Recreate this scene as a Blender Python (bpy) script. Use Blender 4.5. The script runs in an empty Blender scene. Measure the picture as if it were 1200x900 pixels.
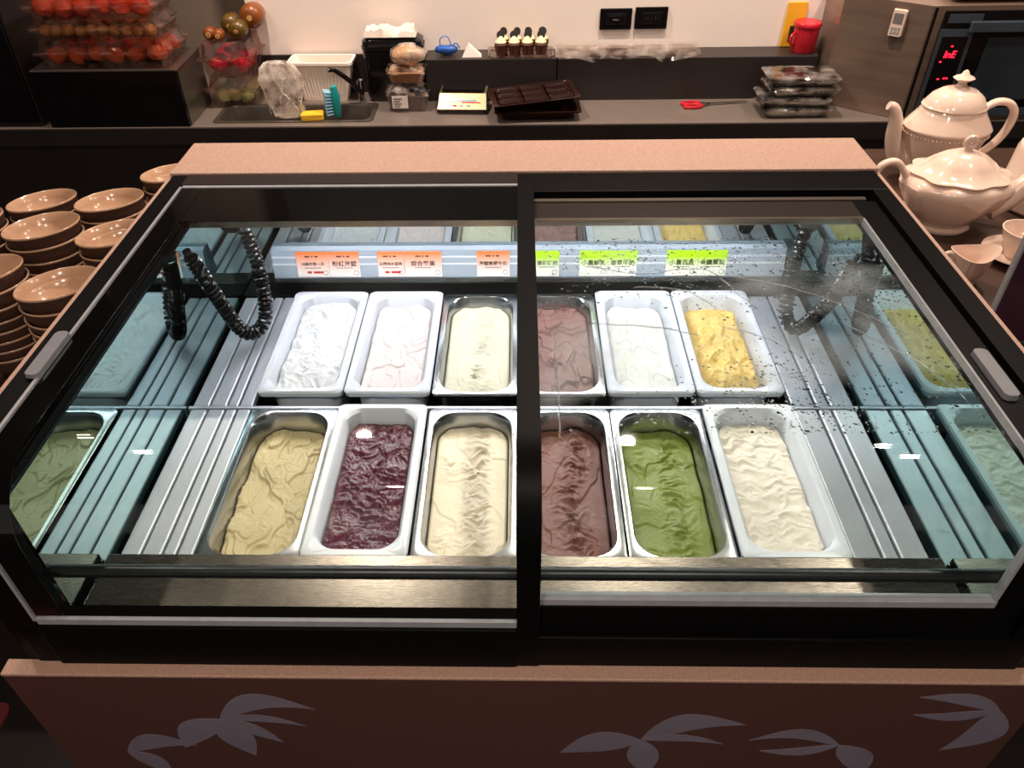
import bpy, math, random
from mathutils import Vector, Matrix, noise

scene = bpy.context.scene
col = scene.collection
PI = math.pi
rnd = random.Random(7)

# ------------------------------------------------------------------ camera, world, exposure
cam_d = bpy.data.cameras.new('camera')
cam = bpy.data.objects.new('camera', cam_d)
col.objects.link(cam)
cam_d.sensor_width = 36.0
cam_d.lens = 914.2 * 36.0 / 1200.0
cam_d.shift_x = (600 - 586.07) / 1200.0
cam_d.shift_y = (462.64 - 450) / 1200.0
cam_d.clip_start = 0.02
right = Vector((0.99968, 0.01929, -0.01620))
down = Vector((0.00004, -0.64428, -0.76479))
fwd = Vector((-0.02519, 0.76455, -0.64407))
m3 = Matrix((right, -down, -fwd)).transposed()
cam.matrix_world = Matrix.Translation((0, 0, 1.7353)) @ m3.to_4x4()
scene.camera = cam

world = bpy.data.worlds.new('world')
scene.world = world
world.use_nodes = True
world.node_tree.nodes['Background'].inputs[0].default_value = (1.0, 0.90, 0.82, 1)
world.node_tree.nodes['Background'].inputs[1].default_value = 0.35

scene.view_settings.view_transform = 'Standard'
scene.view_settings.look = 'None'
scene.view_settings.gamma = 1.0
scene.view_settings.use_curve_mapping = False
scene.view_settings.exposure = 0.08
try:
    scene.cycles.use_denoising = True
    scene.cycles.max_bounces = 14
    scene.cycles.transparent_max_bounces = 24
    scene.cycles.glossy_bounces = 6
    scene.cycles.caustics_reflective = True
    scene.cycles.sample_clamp_indirect = 6.0
except Exception:
    pass

LED_STRENGTH = 54.0
DOWNLIGHTS = [(-0.64, 2.33, 25), (0.44, 2.33, 25), (1.40, 2.10, 14), (-1.75, 2.2, 4),
              (-0.45, -0.45, 15), (0.45, -0.45, 15), (-1.25, 1.2, 7), (1.3, 1.35, 7)]
CEIL = 2.62

# ------------------------------------------------------------------ materials
def lin(h):
    h = h.lstrip('#')
    r = []
    for i in (0, 2, 4):
        c = int(h[i:i + 2], 16) / 255.0
        r.append(c / 12.92 if c <= 0.04045 else ((c + 0.055) / 1.055) ** 2.4)
    return (r[0], r[1], r[2], 1.0)

def new_mat(name):
    m = bpy.data.materials.new(name)
    m.use_nodes = True
    nt = m.node_tree
    return m, nt, nt.nodes, nt.links, nt.nodes['Principled BSDF']

def mat(name, c1, c2=None, rough=0.5, metal=0.0, nscale=20.0, bump=0.0, bscale=60.0, stretch=None,
        coat=0.0, spec=0.5, trans=0.0, ior=1.45, emit=None, estr=0.0, sss=0.0, rvar=0.0):
    m, nt, N, L, b = new_mat(name)
    c1 = lin(c1)
    c2 = lin(c2) if c2 else tuple(min(1, x * 0.88) for x in c1[:3]) + (1,)
    tc = N.new('ShaderNodeTexCoord')
    mp = N.new('ShaderNodeMapping')
    if stretch:
        mp.inputs['Scale'].default_value = stretch
    L.new(tc.outputs['Object'], mp.inputs[0])
    nz = N.new('ShaderNodeTexNoise')
    nz.inputs['Scale'].default_value = nscale
    nz.inputs['Detail'].default_value = 4
    L.new(mp.outputs[0], nz.inputs[0])
    mx = N.new('ShaderNodeMix')
    mx.data_type = 'RGBA'
    mx.inputs[6].default_value = c1
    mx.inputs[7].default_value = c2
    L.new(nz.outputs[0], mx.inputs[0])
    L.new(mx.outputs[2], b.inputs['Base Color'])
    b.inputs['Roughness'].default_value = rough
    b.inputs['Metallic'].default_value = metal
    b.inputs['Specular IOR Level'].default_value = spec
    b.inputs['IOR'].default_value = ior
    b.inputs['Transmission Weight'].default_value = trans
    b.inputs['Coat Weight'].default_value = coat
    if sss:
        b.inputs['Subsurface Weight'].default_value = sss
        b.inputs['Subsurface Radius'].default_value = (0.01, 0.008, 0.006)
    if emit:
        b.inputs['Emission Color'].default_value = lin(emit)
        b.inputs['Emission Strength'].default_value = estr
    if rvar:
        mr = N.new('ShaderNodeMapRange')
        mr.inputs[3].default_value = rough - rvar
        mr.inputs[4].default_value = rough + rvar
        L.new(nz.outputs[0], mr.inputs[0])
        L.new(mr.outputs[0], b.inputs['Roughness'])
    if bump:
        n2 = N.new('ShaderNodeTexNoise')
        n2.inputs['Scale'].default_value = bscale
        n2.inputs['Detail'].default_value = 5
        L.new(mp.outputs[0], n2.inputs[0])
        bp = N.new('ShaderNodeBump')
        bp.inputs['Strength'].default_value = bump
        bp.inputs['Distance'].default_value = 0.003
        L.new(n2.outputs[0], bp.inputs['Height'])
        L.new(bp.outputs[0], b.inputs['Normal'])
    return m

def glass_mat(name, tint, r0=0.05, fog=0.0, gain=1.0, film='#ffffff', film_amt=0.0, fog_color='#e8eef0', n0=0.42, n1=0.66):
    """Clear sheet: transparent body with a Schlick reflection; optional condensation film."""
    m, nt, N, L, b = new_mat(name)
    N.remove(b)
    out = N['Material Output']
    tr = N.new('ShaderNodeBsdfTransparent'); tr.inputs[0].default_value = lin(tint)
    gl = N.new('ShaderNodeBsdfGlossy'); gl.inputs['Roughness'].default_value = 0.015
    lw = N.new('ShaderNodeLayerWeight'); lw.inputs['Blend'].default_value = 0.5
    pw = N.new('ShaderNodeMath'); pw.operation = 'POWER'; pw.inputs[1].default_value = 5
    L.new(lw.outputs['Facing'], pw.inputs[0])
    ma = N.new('ShaderNodeMath'); ma.operation = 'MULTIPLY_ADD'
    ma.inputs[1].default_value = (1 - r0) * gain; ma.inputs[2].default_value = r0
    L.new(pw.outputs[0], ma.inputs[0])
    mix = N.new('ShaderNodeMixShader')
    L.new(ma.outputs[0], mix.inputs[0]); L.new(tr.outputs[0], mix.inputs[1]); L.new(gl.outputs[0], mix.inputs[2])
    last = mix
    tc = N.new('ShaderNodeTexCoord')
    if film_amt or fog:
        df = N.new('ShaderNodeBsdfDiffuse'); df.inputs[0].default_value = lin(fog_color if fog else film)
        tl = N.new('ShaderNodeBsdfTranslucent'); tl.inputs[0].default_value = lin(fog_color if fog else film)
        ad = N.new('ShaderNodeMixShader'); ad.inputs[0].default_value = 0.5
        L.new(df.outputs[0], ad.inputs[1]); L.new(tl.outputs[0], ad.inputs[2])
        nz = N.new('ShaderNodeTexNoise'); nz.inputs['Scale'].default_value = 7.0 if fog else 25.0
        nz.inputs['Detail'].default_value = 6
        L.new(tc.outputs['Object'], nz.inputs[0])
        mr = N.new('ShaderNodeMapRange')
        mr.inputs[1].default_value = n0; mr.inputs[2].default_value = n1
        mr.inputs[3].default_value = 0.0; mr.inputs[4].default_value = fog or film_amt
        L.new(nz.outputs[0], mr.inputs[0])
        fac = mr.outputs[0]
        if fog:   # condensation lies in one broad patch, the front stays clear
            sp_ = N.new('ShaderNodeSeparateXYZ'); L.new(tc.outputs['Object'], sp_.inputs[0])
            cx_ = N.new('ShaderNodeMath'); cx_.operation = 'MULTIPLY_ADD'; cx_.inputs[1].default_value = -0.16; L.new(sp_.outputs[0], cx_.inputs[0]); L.new(sp_.outputs[1], cx_.inputs[2])
            r1 = N.new('ShaderNodeMapRange'); r1.inputs[1].default_value = -0.345; r1.inputs[2].default_value = -0.31; L.new(cx_.outputs[0], r1.inputs[0])
            r2 = N.new('ShaderNodeMapRange'); r2.inputs[1].default_value = 0.02; r2.inputs[2].default_value = 0.10; r2.inputs[3].default_value = 1.0; r2.inputs[4].default_value = 0.35; L.new(sp_.outputs[1], r2.inputs[0])
            m1 = N.new('ShaderNodeMath'); m1.operation = 'MULTIPLY'; L.new(r1.outputs[0], m1.inputs[0]); L.new(r2.outputs[0], m1.inputs[1])
            m2 = N.new('ShaderNodeMath'); m2.operation = 'MULTIPLY'; L.new(m1.outputs[0], m2.inputs[0]); L.new(mr.outputs[0], m2.inputs[1])
            fac = m2.outputs[0]
        mx = N.new('ShaderNodeMixShader')
        L.new(fac, mx.inputs[0]); L.new(last.outputs[0], mx.inputs[1]); L.new(ad.outputs[0], mx.inputs[2])
        last = mx
    L.new(last.outputs[0], out.inputs['Surface'])
    return m

def gradient_mat(name, top, bottom, axis=2, p0=0.35, p1=0.85, rough=0.45):
    m, nt, N, L, b = new_mat(name)
    tc = N.new('ShaderNodeTexCoord')
    sp = N.new('ShaderNodeSeparateXYZ'); L.new(tc.outputs['Generated'], sp.inputs[0])
    cr = N.new('ShaderNodeValToRGB')
    cr.color_ramp.elements[0].position = p0; cr.color_ramp.elements[0].color = lin(bottom)
    cr.color_ramp.elements[1].position = p1; cr.color_ramp.elements[1].color = lin(top)
    L.new(sp.outputs[axis], cr.inputs[0])
    L.new(cr.outputs[0], b.inputs['Base Color'])
    b.inputs['Roughness'].default_value = rough
    return m

M = {}
M['floor'] = mat('floor_dark', '#241d1d', '#15100f', 0.55, nscale=6)
M['mat_red'] = mat('red_mat', '#7c2f30', '#571f22', 0.9, nscale=300, bump=0.5, bscale=500)
M['wall'] = mat('wall_paint', '#f0e2d9', '#e8d8cd', 0.6, nscale=3, bump=0.05, bscale=120)
M['wall_upper'] = mat('dark_upper_wall', '#171312', '#110e0d', 0.75, nscale=5)
M['wall_dark'] = mat('wall_niche', '#8a7a6c', '#75665a', 0.7, nscale=4)
M['ceiling'] = mat('ceiling_paint', '#4a4340', '#3d3735', 0.9)
M['tan'] = mat('tan_laminate', '#bf9c8a', '#886a5b', 0.45, nscale=260, bump=0.35, bscale=420)
M['black'] = mat('black_frame', '#090808', '#050505', 0.42, nscale=30, bump=0.03, bscale=700, spec=0.08)
M['black_matte'] = mat('brown_black_rail', '#2b211e', '#1c1513', 0.45, spec=0.15, nscale=500, bump=0.06, bscale=900)
M['frit'] = mat('black_glass_border', '#060606', '#0b0a0a', 0.06, nscale=8)
M['seal'] = mat('grey_glass_edge', '#9a9ca0', '#7c7e83', 0.28, nscale=60)
M['silver'] = mat('silver_trim', '#c8b8a8', '#8e8077', 0.22, metal=0.9, nscale=30, stretch=(1, 40, 40))
M['steel'] = mat('brushed_steel', '#cdd1d9', '#b4b9c3', 0.42, metal=0.55, nscale=40, bump=0.05, bscale=220,
                 stretch=(14, 1, 14), rvar=0.06)
M['steel_x'] = mat('brushed_steel_long', '#857d75', '#665f59', 0.27, metal=1.0, nscale=50, bump=0.04, bscale=240,
                   stretch=(1, 16, 16), rvar=0.05)
M['steel_dark'] = mat('dark_steel', '#4a4b4d', '#333436', 0.35, metal=1.0, nscale=30)
M['steel_pan'] = mat('pan_steel', '#c4c6c8', '#a3a5a8', 0.22, metal=1.0, nscale=16, rvar=0.05)
M['mirror'] = mat('teal_mirror_glass', '#8aa6a6', '#829f9f', 0.015, metal=1.0, nscale=2)
M['mirror_back'] = mat('rear_mirror_glass', '#d8e2e4', '#d2dcdf', 0.015, metal=1.0, nscale=2)
M['well'] = mat('well_lining', '#2b2f31', '#1c1f21', 0.45, nscale=12)
M['glass'] = glass_mat('lid_glass', '#f7faf9', r0=0.035)
M['glass_wet'] = glass_mat('lid_glass_wet', '#f5f9f8', r0=0.035, fog=0.20, fog_color='#dfe8ee')
M['white_plastic'] = mat('white_pan_plastic', '#e3e8f0', '#d6dde8', 0.28, nscale=10, sss=0.05)
M['rail_grey'] = mat('rail_blue_grey', '#a9b6c2', '#97a5b2', 0.3, nscale=20, stretch=(1, 20, 20))
M['white_ceramic'] = mat('cream_porcelain', '#e2c9b8', '#d9bcaa', 0.12, nscale=5, coat=0.4)
M['grey_plastic'] = mat('grey_plastic', '#75767b', '#66676c', 0.4, nscale=60)
M['fascia'] = mat('brown_fascia', '#51322c', '#432824', 0.42, nscale=240, bump=0.1, bscale=500)
M['leaf'] = mat('leaf_print', '#78717f', '#635b68', 0.45, nscale=14)
M['bowl_in'] = mat('bowl_glaze', '#bd987c', '#a5846a', 0.18, nscale=18, coat=0.5)
M['bowl_out'] = mat('bowl_outside', '#553b31', '#3e2b24', 0.34, nscale=14)
M['table'] = mat('table_brown', '#4a3329', '#33231c', 0.4, nscale=12, stretch=(1, 8, 1))
M['counter_top'] = mat('worktop_steel', '#93857c', '#776a63', 0.34, metal=0.5, nscale=14, rvar=0.08)
M['counter_dark'] = mat('counter_dark', '#2b2423', '#1f1918', 0.42, nscale=12)
M['sink'] = mat('sink_steel', '#9c938a', '#7c746d', 0.3, metal=0.9, nscale=20)
M['gloss_black'] = mat('gloss_black', '#0c0a0b', '#151213', 0.12, nscale=8)
M['cable'] = mat('black_rubber', '#101112', '#08090a', 0.26, nscale=50)
M['chrome'] = mat('chrome', '#d0d0d0', '#b5b5b5', 0.1, metal=1.0)
M['paper'] = mat('white_paper', '#d9d0c8', '#ccc2ba', 0.8, nscale=20)
M['ink'] = mat('ink', '#33231f', '#2a1c19', 0.7)
M['ink_red'] = mat('ink_red', '#d4473f', '#c53c36', 0.6)
M['ink_green'] = mat('ink_green', '#2c3a14', '#25300f', 0.7)
M['orange_tag'] = gradient_mat('orange_tag', '#f5803a', '#f6efec', p0=0.15, p1=0.95)
M['green_tag'] = gradient_mat('green_tag', '#b4e600', '#f2f5ea', p0=0.30, p1=0.75)
M['clear_plastic'] = glass_mat('clear_plastic', '#efe6e0', r0=0.07, film='#cbb3a6', film_amt=0.2)
M['film'] = glass_mat('cling_film', '#f5efea', r0=0.12, gain=0.9, film='#f3e6dc', film_amt=0.75)
M['film_bag'] = glass_mat('bag_film', '#f5efea', r0=0.16, gain=0.9, film='#fff4ea', film_amt=0.8, n0=0.36, n1=0.62)
M['film_thin'] = glass_mat('thin_film', '#f7f2ee', r0=0.10, gain=0.9, film='#f3e6dc', film_amt=0.30)
M['acrylic'] = glass_mat('acrylic', '#f0f4f6', r0=0.06)
M['led'] = mat('led_tube', '#ffffff', '#ffffff', 0.4, emit='#fbf4fa', estr=LED_STRENGTH)
M['lamp'] = mat('lamp_lens', '#ffffff', '#ffffff', 0.4, emit='#ffd9b0', estr=14.0)

# ------------------------------------------------------------------ mesh builder
class MB:
    def __init__(s):
        s.v = []; s.f = []; s.mi = []
    def add(s, vs, fs, mi=0):
        k = len(s.v)
        s.v += [tuple(p) for p in vs]
        for f in fs:
            s.f.append(tuple(k + i for i in f)); s.mi.append(mi)
        return s
    def box(s, x0, x1, y0, y1, z0, z1, mi=0):
        vs = [(x0, y0, z0), (x1, y0, z0), (x1, y1, z0), (x0, y1, z0), (x0, y0, z1), (x1, y0, z1), (x1, y1, z1), (x0, y1, z1)]
        return s.add(vs, [(0, 3, 2, 1), (4, 5, 6, 7), (0, 1, 5, 4), (1, 2, 6, 5), (2, 3, 7, 6), (3, 0, 4, 7)], mi)
    def hexa(s, lo, hi, mi=0):
        return s.loft([lo, hi], True, True, mi)
    def loft(s, loops, cap0=False, cap1=False, mi=0, closed=True):
        n = len(loops[0]); vs = []; fs = []
        for lp in loops: vs += list(lp)
        for a in range(len(loops) - 1):
            for i in range(n if closed else n - 1):
                j = (i + 1) % n
                fs.append((a * n + i, a * n + j, (a + 1) * n + j, (a + 1) * n + i))
        if cap0: fs.append(tuple(reversed(range(n))))
        if cap1: fs.append(tuple((len(loops) - 1) * n + i for i in range(n)))
        return s.add(vs, fs, mi)
    def lathe(s, prof, n=32, c=(0, 0, 0), sx=1.0, sy=1.0, mi=0, wob=None, caps=True):
        loops = []
        for r, z in prof:
            lp = []
            for i in range(n):
                a = 2 * PI * i / n
                k = wob(a, r, z) if wob else 1.0
                lp.append((c[0] + r * k * math.cos(a) * sx, c[1] + r * k * math.sin(a) * sy, c[2] + z))
            loops.append(lp)
        return s.loft(loops, caps and prof[0][0] > 1e-6, caps and prof[-1][0] > 1e-6, mi)
    def tube(s, path, rad, n=10, mi=0, flat=1.0, cap=True):
        path = [Vector(p) for p in path]
        loops = []
        up = Vector((0, 0, 1))
        prev = None
        for i, p in enumerate(path):
            t = (path[min(i + 1, len(path) - 1)] - path[max(i - 1, 0)]).normalized()
            if prev is None:
                a = t.cross(up)
                if a.length < 1e-3: a = t.cross(Vector((1, 0, 0)))
            else:
                a = prev - t * prev.dot(t)
            a.normalize(); prev = a
            b = t.cross(a)
            r = rad[i] if isinstance(rad, (list, tuple)) else rad
            loops.append([p + a * (r * math.cos(2 * PI * k / n)) + b * (r * flat * math.sin(2 * PI * k / n)) for k in range(n)])
        return s.loft(loops, cap, cap, mi)
    def build(s, name, m, parent=None, smooth=False, bevel=0.0, origin=None, loc=None, rot=None):
        """Vertices are world coordinates unless loc is given; the parent's origin is taken off."""
        off = Vector((0, 0, 0))
        if parent is not None and loc is None and not parent.get('_local'):
            off = Vector(parent['_o']) if '_o' in parent else Vector((0, 0, 0))
        if origin is not None: off = Vector(origin)
        me = bpy.data.meshes.new(name)
        me.from_pydata([tuple(Vector(p) - off) for p in s.v], [], s.f)
        for mm in (m if isinstance(m, (list, tuple)) else [m]):
            me.materials.append(M[mm] if isinstance(mm, str) else mm)
        for p, k in zip(me.polygons, s.mi):
            p.material_index = k; p.use_smooth = bool(smooth)
        me.validate(); me.update()
        import bmesh
        bm = bmesh.new(); bm.from_mesh(me)
        bmesh.ops.remove_doubles(bm, verts=bm.verts, dist=1e-6)
        bmesh.ops.recalc_face_normals(bm, faces=bm.faces)
        bm.to_mesh(me); bm.free()
        o = bpy.data.objects.new(name, me)
        col.objects.link(o)
        if origin is not None: o.location = origin
        if loc is not None: o.location = loc
        if rot is not None: o.rotation_euler = rot
        if parent is not None:
            o.parent = parent
            if parent.get('_local'): o['_local'] = 1
            if '_o' in parent: o['_o'] = parent['_o']
        elif origin is not None:
            o['_o'] = tuple(origin)
        if bevel:
            b = o.modifiers.new('bevel', 'BEVEL'); b.width = bevel; b.segments = 2; b.limit_method = 'ANGLE'
            if smooth is False:
                for p in me.polygons: p.use_smooth = False
        if smooth == 'auto' or smooth is True:
            for p in me.polygons: p.use_smooth = True
            try:
                me.set_sharp_from_angle(angle=math.radians(42))
            except Exception:
                pass
        return o

def thing(name, label, cat, loc, rotz=0.0, group=None, local=False):
    o = bpy.data.objects.new(name, None)
    o.empty_display_size = 0.05
    col.objects.link(o)
    o.location = loc; o.rotation_euler = (0, 0, rotz)
    o['label'] = label; o['category'] = cat
    if group: o['group'] = group
    o['_o'] = tuple(loc)
    if local: o['_local'] = 1
    return o

def tag(o, label, cat, group=None):
    o['label'] = label; o['category'] = cat
    if group: o['group'] = group
    return o

def struct(o):
    o['kind'] = 'structure'
    return o

def copy_tree(o, parent=None):
    c = o.copy(); col.objects.link(c); c.parent = parent
    for ch in list(o.children): copy_tree(ch, c)
    return c

def rr(hw, hl, r, z, cx=0, cy=0, n=7):
    r = min(r, hw - 1e-4, hl - 1e-4)
    pts = []
    for (sx, sy, a0) in ((1, 1, 0), (-1, 1, PI / 2), (-1, -1, PI), (1, -1, 1.5 * PI)):
        for i in range(n + 1):
            a = a0 + PI / 2 * i / n
            pts.append((cx + sx * (hw - r) + r * math.cos(a), cy + sy * (hl - r) + r * math.sin(a), z))
    return pts

def text_mesh(name, body, size, m, parent, mtx, shear=0.0, extrude=0.0002, align='CENTER'):
    cu = bpy.data.curves.new(name, 'FONT')
    cu.body = body; cu.size = size; cu.align_x = align; cu.align_y = 'CENTER'
    cu.extrude = extrude; cu.shear = shear; cu.resolution_u = 2; cu.offset = size * 0.012
    to = bpy.data.objects.new(name, cu)
    col.objects.link(to)
    bpy.context.view_layer.update()
    dg = bpy.context.evaluated_depsgraph_get()
    me = bpy.data.meshes.new_from_object(to.evaluated_get(dg))
    bpy.data.objects.remove(to); bpy.data.curves.remove(cu)
    me.transform(mtx)
    me.materials.clear(); me.materials.append(M[m] if isinstance(m, str) else m)
    o = bpy.data.objects.new(name, me); col.objects.link(o); o.parent = parent
    return o

def bez(pts, n=24):
    """Catmull-Rom through pts."""
    P = [Vector(p) for p in pts]
    P = [2 * P[0] - P[1]] + P + [2 * P[-1] - P[-2]]
    out = []
    k = len(P) - 3
    for i in range(k):
        p0, p1, p2, p3 = P[i:i + 4]
        for j in range(n):
            t = j / n
            out.append(0.5 * ((2 * p1) + (-p0 + p2) * t + (2 * p0 - 5 * p1 + 4 * p2 - p3) * t * t + (-p0 + 3 * p1 - 3 * p2 + p3) * t ** 3))
    out.append(P[-2])
    return out

# ------------------------------------------------------------------ the room
struct(MB().box(-3.2, 3.2, -2.5, 3.3, -0.05, 0.0).build('floor', 'floor'))
struct(MB().box(-0.897, 3.2, 2.755, 2.90, 0.0, 1.30).build('wall_back', 'wall'))
struct(MB().box(-0.897, 3.2, 2.755, 2.90, 1.30, CEIL).build('wall_upper', 'wall_upper'))
struct(MB().box(-3.2, -0.897, 3.15, 3.30, 0.0, CEIL).build('wall_niche', 'wall_dark'))
struct(MB().box(-3.2, 3.2, -2.5, 3.3, CEIL, CEIL + 0.06).build('ceiling', 'ceiling'))
struct(MB().box(-3.25, -3.2, -2.5, 3.3, 0.0, CEIL).build('wall_left', 'counter_dark'))
struct(MB().box(3.2, 3.25, -2.5, 3.3, 0.0, CEIL).build('wall_right', 'wall_dark'))

for i, (x, y, e) in enumerate(DOWNLIGHTS):
    spot = ['over the sink', 'over the baking trays', 'over the oven', 'over the dark crate', 'before the freezer by its left lid',
            'before the freezer by its right lid', 'over the stacked bowls', 'over the teapots'][i]
    t = thing('downlight', 'small round warm ceiling downlight ' + spot, 'lamp', (x, y, CEIL), 0, 'ceiling downlights')
    MB().lathe([(0.062, 0), (0.068, -0.004), (0.066, -0.012), (0.034, -0.014), (0.030, -0.004), (0.030, 0.0)], 32, (x, y, CEIL)).build('ring', 'white_plastic', t, smooth=True)
    MB().lathe([(0.0, -0.0045), (0.030, -0.0045), (0.030, -0.003)], 24, (x, y, CEIL)).build('lens', 'lamp', t)
    ld = bpy.data.lights.new('downlight_beam', 'AREA')
    ld.shape = 'DISK'; ld.size = 0.06; ld.energy = e; ld.color = (1.0, 0.83, 0.70); ld.spread = math.radians(150)
    lo = bpy.data.objects.new('downlight_beam', ld); col.objects.link(lo); lo.location = (0, 0, -0.016); lo.parent = t

# ------------------------------------------------------------------ display freezer
fz = thing('display_freezer', 'long black and tan gelato display freezer with sliding curved glass lids', 'freezer', (0, 1.09, 0))
ZL = 1.0785
RB = 0.10          # bend radius of the lids
YF = 0.600         # front face of the lid glass

def prof(off=0.0, y_rear=1.40, z_end=0.80):
    """Side profile of the lid: flat top, bend, upright front. off moves it inwards."""
    r = RB - off
    pts = [(y_rear, ZL - off), (YF + RB + 0.004, ZL - off), (YF + RB, ZL - off)]
    for i in range(1, 11):
        a = PI / 2 * i / 10
        pts.append((YF + RB - r * math.sin(a), ZL - RB + r * math.cos(a)))
    pts.append((YF + off, ZL - RB - 0.004))
    pts.append((YF + off, z_end))
    return pts

def sweep(mb, x0, x1, off, t, y_rear=1.40, z_end=0.80, y_front=None):
    a = prof(off, y_rear, z_end); b = prof(off + t, y_rear, z_end)
    if y_front is not None:
        a = [(y_rear, ZL - off), (y_front, ZL - off)]; b = [(y_rear, ZL - off - t), (y_front, ZL - off - t)]
    loop = a + b[::-1]
    return mb.loft([[(x0, y, z) for y, z in loop], [(x1, y, z) for y, z in loop]], True, True)

# carcass
for sx in (-1, 1):
    xa, xb = sorted((sx * 0.692, sx * 0.704))
    lo = [(xa, 0.585, 0.10), (xb, 0.585, 0.10), (xb, 1.61, 0.10), (xa, 1.61, 0.10)]
    p = [(0.64, 0.06), (1.61, 0.06), (1.61, 1.072), (0.74, 1.072), (0.685, 1.055), (0.65, 1.02), (0.64, 0.98)]
    MB().loft([[(xa, y, z) for y, z in p], [(xb, y, z) for y, z in p]], True, True).build('side_panel', 'tan', fz)
    xc_ = sorted((sx * 0.7045, sx * 0.6905))
    sweep(MB(), xc_[0], xc_[1], 0.001, 0.040, 0.745, 0.735).build('end_corner', 'black', fz)
    # inner wall: tinted mirror glass
    xm = sx * 0.62
    MB().box(min(xm, xm + sx * 0.006), max(xm, xm + sx * 0.006), 0.625, 1.53, 0.70, 1.04).build('side_glass', 'mirror', fz)
    MB().box(min(xm + sx * 0.007, sx * 0.691), max(xm + sx * 0.007, sx * 0.691), 0.625, 1.53, 0.55, 1.03).build('side_insulation', 'well', fz)
    # black end frame following the bend
    xr = sx * 0.6905; xi = sx * 0.659
    sweep(MB(), min(xr, xi), max(xr, xi), 0.0, 0.035, 1.46, 0.735).build('end_frame', 'black', fz)
MB().box(-0.70, 0.70, 1.60, 1.625, 0.05, 1.06).build('rear_panel', 'counter_dark', fz)
MB().box(-0.698, 0.70, 1.458, 1.612, 1.058, 1.083).build('rear_top', 'tan', fz, bevel=0.003)
MB().box(-0.690, 0.690, 1.375, 1.457, 1.035, 1.079).build('rear_frame', 'black', fz, bevel=0.002)
MB().box(-0.62, 0.62, 1.515, 1.523, 0.70, 1.05).build('rear_glass', 'mirror_back', fz)
MB().box(-0.62, 0.62, 1.525, 1.598, 0.55, 1.05).build('rear_insulation', 'well', fz)
MB().box(-0.62, 0.62, 1.322, 1.374, 1.052, 1.0585).build('light_canopy', 'black', fz)
MB().box(-0.62, 0.62, 1.306, 1.321, 1.042, 1.058).build('canopy_edge', 'silver', fz, bevel=0.002)
led = MB()
led.lathe([(0.009, -0.57), (0.009, 0.57)], 14)
led.v = [(z, 1.372 + x, 1.036 + y) for x, y, z in led.v]
led.build('light_tube', 'led', fz, smooth=True)
for sx in (-1, 1):
    MB().box(sx * 0.585 - 0.012, sx * 0.585 + 0.012, 1.360, 1.384, 1.026, 1.0345).build('tube_holder', 'white_plastic', fz)
# well
MB().box(-0.62, 0.62, 0.62, 1.515, 0.55, 0.60).build('well_floor', 'well', fz)
# steel shelf in front of the pans, front rail
MB().box(-0.613, 0.613, 0.632, 0.726, 0.800, 0.8145).build('front_shelf', 'steel_x', fz, bevel=0.002)
MB().box(-0.613, 0.613, 0.722, 0.7275, 0.68, 0.799).build('shelf_lip', 'steel_x', fz)
rail = MB().tube([(-0.625, 0.628, 0.902), (0.625, 0.628, 0.902)], 0.0090, 20)
rail.build('front_rail', 'steel_dark', fz, smooth=True)
# divider bars beside the pans (two rows)
for y0, y1 in ((0.730, 1.083), (1.092, 1.462)):
    for xa, xb in ((-0.612, -0.582), (-0.579, -0.549), (-0.546, -0.527), (-0.524, -0.500), (0.500, 0.541), (0.545, 0.567), (0.571, 0.612)):
        b = MB().box(xa, xb, y0, y1, 0.772, 0.788)
        b.build('divider_bar', 'steel', fz, bevel=0.003)
MB().box(-0.618, 0.618, 1.0845, 1.0905, 0.74, 0.789).build('cross_bar', 'steel', fz)
MB().box(-0.618, 0.618, 1.466, 1.514, 0.74, 0.790).build('rear_ledge', 'steel_dark', fz)
# label rail
lr = MB().loft([[(x, y, z) for y, z in ((1.497, 0.815), (1.489, 0.819), (1.487, 0.823), (1.4975, 0.886), (1.514, 0.888), (1.514, 0.815))] for x in (-0.545, 0.575)], True, True)
lr.build('label_rail', 'rail_grey', fz)
MB().box(-0.545, 0.575, 1.4815, 1.4845, 0.814, 0.8255).build('label_lip', 'acrylic', fz)
for z in (0.852, 0.868):
    MB().box(-0.545, 0.575, 1.4910 + (z - 0.852) * 0.17, 1.4955 + (z - 0.852) * 0.17, z, z + 0.004).build('rail_rib', 'white_plastic', fz)
# front: ledge and fascia
MB().box(-0.738, 0.738, 0.577, 0.602, 0.7245, 0.7305).build('front_ledge', 'tan', fz, bevel=0.0015)
MB().box(-0.690, 0.690, 0.597, 0.628, 0.731, 0.800).build('front_frame', 'black', fz, bevel=0.003)
MB().box(-0.690, 0.690, 0.605, 0.630, 0.55, 0.7240).build('front_insulation', 'well', fz)
fas = MB().box(-0.738, 0.738, 0.579, 0.590, 0.06, 0.7240).build('fascia', 'fascia', fz)

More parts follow.
